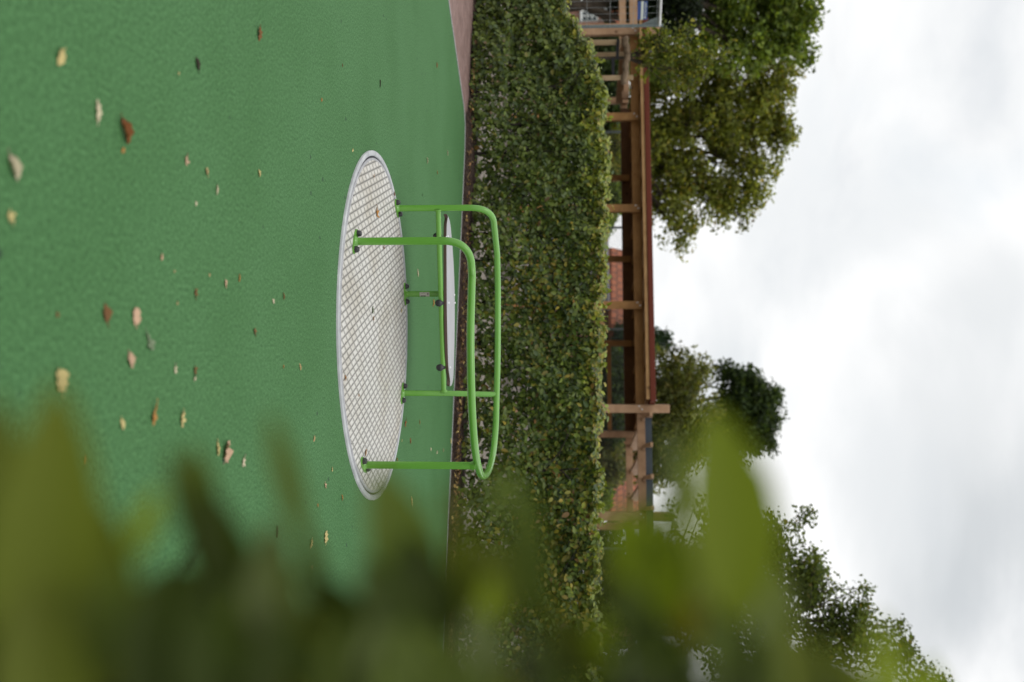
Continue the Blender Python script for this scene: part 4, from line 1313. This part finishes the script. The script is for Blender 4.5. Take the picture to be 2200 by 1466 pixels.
# ------------------------------------------------------------------ houses far behind
def gable_house(name, label, x0, x1, y0, y1, ze, zr, wall_m, roof_m):
    h = empty(name, ((x0 + x1) / 2, (y0 + y1) / 2, 0))
    tag(h, label, 'house')
    ym = (y0 + y1) / 2
    b = MB()
    b.add([(x0, y0, -.1), (x1, y0, -.1), (x1, y1, -.1), (x0, y1, -.1), (x0, y0, ze), (x1, y0, ze), (x1, y1, ze), (x0, y1, ze), (x0, ym, zr - .15), (x1, ym, zr - .15)],
          [(0, 1, 5, 4), (1, 2, 6, 9, 5), (2, 3, 7, 6), (3, 0, 4, 8, 7)])
    b.build('wall', wall_m, h)
    b = MB(); o = .35; dz = (zr - ze) / (ym - y0) * o
    pr = [(y0 - o, ze - dz), (ym, zr), (y1 + o, ze - dz), (y1 + o, ze - dz + .14), (ym, zr + .16), (y0 - o, ze - dz + .14)]
    vsx = [(x0 - .3, y, z) for y, z in pr] + [(x1 + .3, y, z) for y, z in pr]; m_ = 6
    b.add(vsx, [tuple(reversed(range(m_))), tuple(range(m_, 2 * m_))] + [(k, (k + 1) % m_, (k + 1) % m_ + m_, k + m_) for k in range(m_)])
    rf = b.build('roof', roof_m, h)
    return h, rf


def window(h, xc, y, z0, z1, wd, cols_=2, rows=2):
    f = MB(); tf = .09
    for x in (xc - wd / 2, xc + wd / 2): f.box((x, y, (z0 + z1) / 2), (tf, .12, z1 - z0 + tf))
    for z in (z0, z1): f.box((xc, y, z), (wd - tf, .115, tf))
    for k in range(1, cols_): f.box((xc - wd / 2 + wd * k / cols_, y, (z0 + z1) / 2), (.06, .10, z1 - z0 - tf))
    for k in range(1, rows): f.box((xc, y, z0 + (z1 - z0) * k / rows), (wd - tf, .09, .05))
    fo = f.build('window', M['white_paint'], h)
    g = MB(); g.box((xc, y - .0, (z0 + z1) / 2), (wd - .02, .03, z1 - z0 - .02)); g.build('pane', M['glass_dark'], fo)
    s_ = MB(); s_.box((xc, y - .09, z0 - .09), (wd + .2, .2, .07)); s_.build('sill', M['white_paint'], fo)
    return fo


Yh = 80.0
hx1 = P(1260, 52, Yh).x
h1, _ = gable_house('brick_house', 'red brick house with white windows seen through the site fence panel', hx1 - 13, hx1, Yh, Yh + 9, P(1318, 40, Yh).z, P(1318, 40, Yh).z + 3.2, M['brick'], M['tile'])
wz0, wz1 = P(1250, 35, Yh).z, P(1283, 35, Yh).z
for u_, z0_, z1_, wd in ((35, wz0, wz1, .82), (6, wz0, wz1, .82), (25, P(1302, 25, Yh).z, P(1316, 25, Yh).z, .62), (-6, P(1302, 25, Yh).z, P(1316, 25, Yh).z, .62), (-40, wz0, wz1, .82)):
    window(h1, P(1260, u_, Yh).x, Yh - .02, z0_, z1_, wd, 2, 3)
b = MB(); b.tube([(P(1290, 45, Yh).x, Yh - .1, 0), (P(1290, 45, Yh).x, Yh - .1, P(1316, 40, Yh).z)], .05, 8); b.build('downpipe', M['galv_dark'], h1)
tree('shrub', 'dark shrub beside the white window of the brick house', 'shrub', (P(1280, 74, 70).x, 70, 0), [blob(1306, 52, 7, 7, 70), blob(1280, 76, 45, 16, 70), blob(1312, 70, 16, 16, 70)], 120, 24, .2, .2, DARK, [3, 3, 2], .1, None, twig=.1)
tree('shrub', 'dull green shrub half covering the lower brick house wall', 'shrub', (P(1240, -8, 68).x, 68, 0), [blob(1226, -12, 20, 20, 68), blob(1232, 6, 7, 8, 68)], 110, 24, .2, .2, OLIVE, [3, 3, 2, 1], .1, None, twig=.1)

Yg = 46.0
gx0, gx1 = P(1320, 548, Yg).x, P(1320, 1120, Yg).x
ze = P(1311, 640, Yg - .35).z
h2, rf2 = gable_house('tiled_house', 'long low house with an orange red tiled roof seen through the shelter', gx0, gx1, Yg, Yg + 7, ze + .1, P(1382, 640, Yg + 3.5).z, M['brick'], M['tile'])
# grey lean-to with sloping left gable
b = MB()
A0, A1 = P(1303, 470, Yg - 2), P(1312, 664, Yg - 2)
y0 = Yg - 2
za = P(1314.5, 500, y0).z
vsx = [(A0.x, y0, -.05), (A1.x, y0, -.05), (A1.x, Yg - .36, -.05), (A0.x, Yg - .36, -.05), (A0.x, y0, za - .6), (A1.x, y0, za - .12), (A1.x, Yg - .36, za - .02), (A0.x, Yg - .36, za - .1)]
vsx[4] = (A0.x, y0, P(1296, 470, y0).z)
b.add(vsx, [(0, 1, 5, 4), (1, 2, 6, 5), (2, 3, 7, 6), (3, 0, 4, 7), (4, 5, 6, 7)])
b.build('lean_to', M['grey_roof'], h2)
b = MB(); q = P(1322, 725, Yg + .6); b.tube([(q.x, q.y, q.z - .25), (q.x, q.y, q.z + .05)], .07, 12); b.tube([(q.x, q.y, q.z + .05), (q.x, q.y, q.z + .16)], .11, 12); b.build('vent_pipe', M['white_paint'], rf2)

# ------------------------------------------------------------------ near hedge, far out of focus beside the camera
NHR = empty('hedge', (.62, .75, 0))
tag(NHR, 'blurred dark green leafy hedge right beside the camera, with a few bright backlit leaves', 'hedge')
SHAPE['fine'] = None
st_ = [(0, .0), (.10, .42), (.25, .82), (.45, 1.0), (.65, .9), (.82, .6), (.94, .26), (1, 0)]
tv = []
for a_, w_ in st_:
    for k in (-1, -.5, 0, .5, 1):
        tv.append([a_, w_ * k, .30 * abs(k) * w_ - .25 * (a_ - .4) ** 2 + .05 * math.sin(a_ * 14) * abs(k)])
tf_ = [(i * 5 + j, i * 5 + j + 1, i * 5 + 6 + j, i * 5 + 5 + j) for i in range(7) for j in range(4)]
SHAPE['fine'] = (np.array(tv), tf_)
OLV = (.115, .135, .018); BRI = (.17, .215, .014); DRK = (.040, .056, .010); MID = (.082, .110, .020); GRY = (.12, .145, .055); YEL = (.27, .22, .012)
# base (px,py) -> tip (px,py), width px, distance, colour, facing (extra tilt)
NEAR = [
 (70, 1540, 130, 800, 235, .52, OLV), (-60, 1500, 0, 850, 150, .54, OLV), (230, 1500, 215, 1080, 160, .55, OLV), (130, 1750, 60, 1210, 200, .50, OLV),
 (290, 1200, 335, 1050, 60, .55, BRI), (500, 1290, 365, 960, 85, .60, MID), (560, 1400, 440, 1050, 120, .58, DRK), (460, 1240, 420, 1080, 70, .6, MID),
 (655, 1180, 580, 880, 58, .62, MID), (700, 1330, 640, 1120, 60, .6, MID), (560, 1330, 600, 1130, 90, .62, GRY),
 (935, 1380, 785, 990, 165, .60, MID), (900, 1450, 800, 1210, 150, .56, DRK), (760, 1420, 690, 1240, 120, .58, DRK), (960, 1400, 880, 1150, 110, .62, DRK),
 (1010, 1170, 960, 1050, 40, .64, OLV), (1075, 1110, 1040, 1030, 45, .66, MID), (1130, 1210, 1115, 1000, 62, .64, MID), (1140, 1260, 1100, 1110, 60, .66, OLV),
 (1065, 1370, 1030, 1240, 62, .60, BRI), (1000, 1330, 1010, 1200, 55, .62, OLV), (1180, 1500, 1130, 1350, 60, .6, GRY),
 (1580, 1350, 1538, 870, 210, .58, BRI), (1470, 1420, 1600, 1090, 170, .62, OLV), (1460, 1130, 1440, 915, 50, .66, GRY),
 (1440, 1340, 1330, 1090, 150, .57, BRI), (1400, 1270, 1430, 1080, 95, .58, BRI), (1480, 1300, 1440, 1140, 90, .62, GRY), (1500, 1380, 1465, 1290, 60, .58, YEL), (1390, 1460, 1360, 1260, 110, .56, MID), (1330, 1360, 1300, 1180, 60, .62, OLV),
 (1290, 1470, 1280, 1300, 60, .6, BRI), (1225, 1430, 1185, 1290, 50, .62, OLV), (1530, 1460, 1560, 1260, 120, .56, MID), (1700, 1560, 1640, 1320, 130, .56, MID), (1800, 1580, 1770, 1390, 120, .58, DRK),
 (1850, 1580, 1945, 1340, 120, .55, BRI), (1980, 1600, 2010, 1420, 80, .58, BRI), (1760, 1540, 1720, 1400, 90, .6, MID), (1620, 1540, 1600, 1370, 110, .55, MID),
 (170, 1480, 250, 1180, 120, .55, MID), (350, 1560, 330, 1230, 170, .50, DRK), (480, 1580, 450, 1280, 170, .5, DRK), (620, 1600, 600, 1300, 170, .5, DRK), (760, 1600, 720, 1320, 170, .52, MID), (880, 1640, 850, 1330, 160, .52, MID),
 (1010, 1640, 990, 1400, 120, .55, MID), (1100, 1680, 1080, 1420, 110, .55, OLV), (1210, 1660, 1190, 1420, 110, .55, MID), (1450, 1600, 1420, 1340, 150, .52, DRK),
]
NEAR += [(1000, 1300, 985, 1110, 70, .62, OLV), (1090, 1330, 1050, 1150, 75, .60, OLV), (1150, 1340, 1125, 1080, 80, .60, MID), (1190, 1480, 1200, 1300, 70, .62, GRY), (1060, 1480, 1020, 1310, 90, .6, GRY),
 (1270, 1460, 1240, 1330, 60, .6, OLV), (620, 1420, 560, 1180, 130, .55, GRY), (730, 1480, 690, 1280, 120, .56, MID), (540, 1500, 520, 1300, 130, .55, MID), (860, 1520, 800, 1330, 130, .56, GRY), (960, 1520, 930, 1350, 110, .56, MID),
 (1350, 1260, 1320, 1080, 70, .62, OLV), (1660, 1400, 1650, 1200, 110, .60, GRY), (1720, 1560, 1690, 1330, 120, .56, OLV), (1440, 1490, 1400, 1330, 100, .56, OLV), (1880, 1600, 1860, 1430, 110, .56, OLV), (460, 1130, 400, 985, 70, .62, MID)]
nb = len(NEAR)
pp, nn_, dd, ll, wwd, cc_ = [], [], [], [], [], []
for (bx, by, tx_, ty, wpx, Yn, c) in NEAR:
    Yn *= .98
    a = P(bx, by, Yn + random.uniform(-.03, .03)); e = P(tx_, ty, Yn + random.uniform(-.03, .03))
    d = e - a
    pp.append((a + e) / 2); dd.append(d); ll.append(d.length); wwd.append(wpx * Yn / F)
    nv = -FW + Vector((random.uniform(-.4, .4), 0, random.uniform(0, .7))); nn_.append(nv); cc_.append(np.array(c) * random.uniform(.85, 1.5))


def yb(px):
    pts = [(-400, 1050), (0, 1130), (200, 1170), (300, 1130), (420, 1190), (500, 1260), (570, 1190), (640, 1200), (710, 1290), (770, 1270), (850, 1150), (930, 1310), (1000, 1410), (1150, 1430), (1240, 1430), (1320, 1350), (1400, 1240), (1500, 1300), (1600, 1340), (1700, 1440), (1800, 1470), (1950, 1510), (2050, 1580), (2150, 1680)]
    return np.interp(px, [p[0] for p in pts], [p[1] for p in pts])


for i in range(1150):
    px = random.uniform(-1500, 2050); Yn = random.uniform(.52, 1.05)
    py = yb(px) + 135 + abs(random.gauss(0, 1)) * 400
    a = P(px, py, Yn)
    if a.z < .08: continue
    pp.append(a); dd.append(Vector((random.gauss(-.5, .6), random.gauss(0, .6), random.gauss(.3, .6)))); l_ = random.uniform(.05, .085)
    ll.append(l_); wwd.append(l_ * random.uniform(.52, .66)); nn_.append(Vector((random.gauss(-.2, .6), random.gauss(-.4, .6), random.gauss(.5, .5))))
    c = random.choices([MID, DRK, OLV, GRY, BRI, YEL], [34, 18, 18, 14, 6, 1])[0]
    cc_.append(np.array(c) * random.uniform(.75, 1.2))
A = lambda q: np.array([tuple(v) for v in q])
leaf_object('foliage', A(pp), A(nn_), A(dd), ll, wwd, np.array(cc_), M['leaf_near'], NHR, 'fine')
for i in range(9):
    x0_, y0_ = .50 + .10 * random.uniform(-1, 1) + .1 * (i % 3), .55 + .07 * i
    pts = [Vector((x0_, y0_, -.02))]
    for k in range(7): pts.append(pts[-1] + Vector((random.uniform(-.035, .02), random.uniform(-.03, .03), random.uniform(.19, .23))))
    b = MB(); b.tube(pts, [.014 * (1 - .1 * k) for k in range(8)], 7)
    for k in range(10):
        q = pts[random.randrange(2, 7)]; e = q + Vector((random.uniform(-.2, .1), random.uniform(-.15, .15), random.uniform(.05, .2)))
        b.tube([q, (q + e) / 2 + Vector((0, 0, .02)), e], [.005, .004, .002], 5, False)
    b.build('stem', M['stem'], NHR)
bpy.context.view_layer.update()
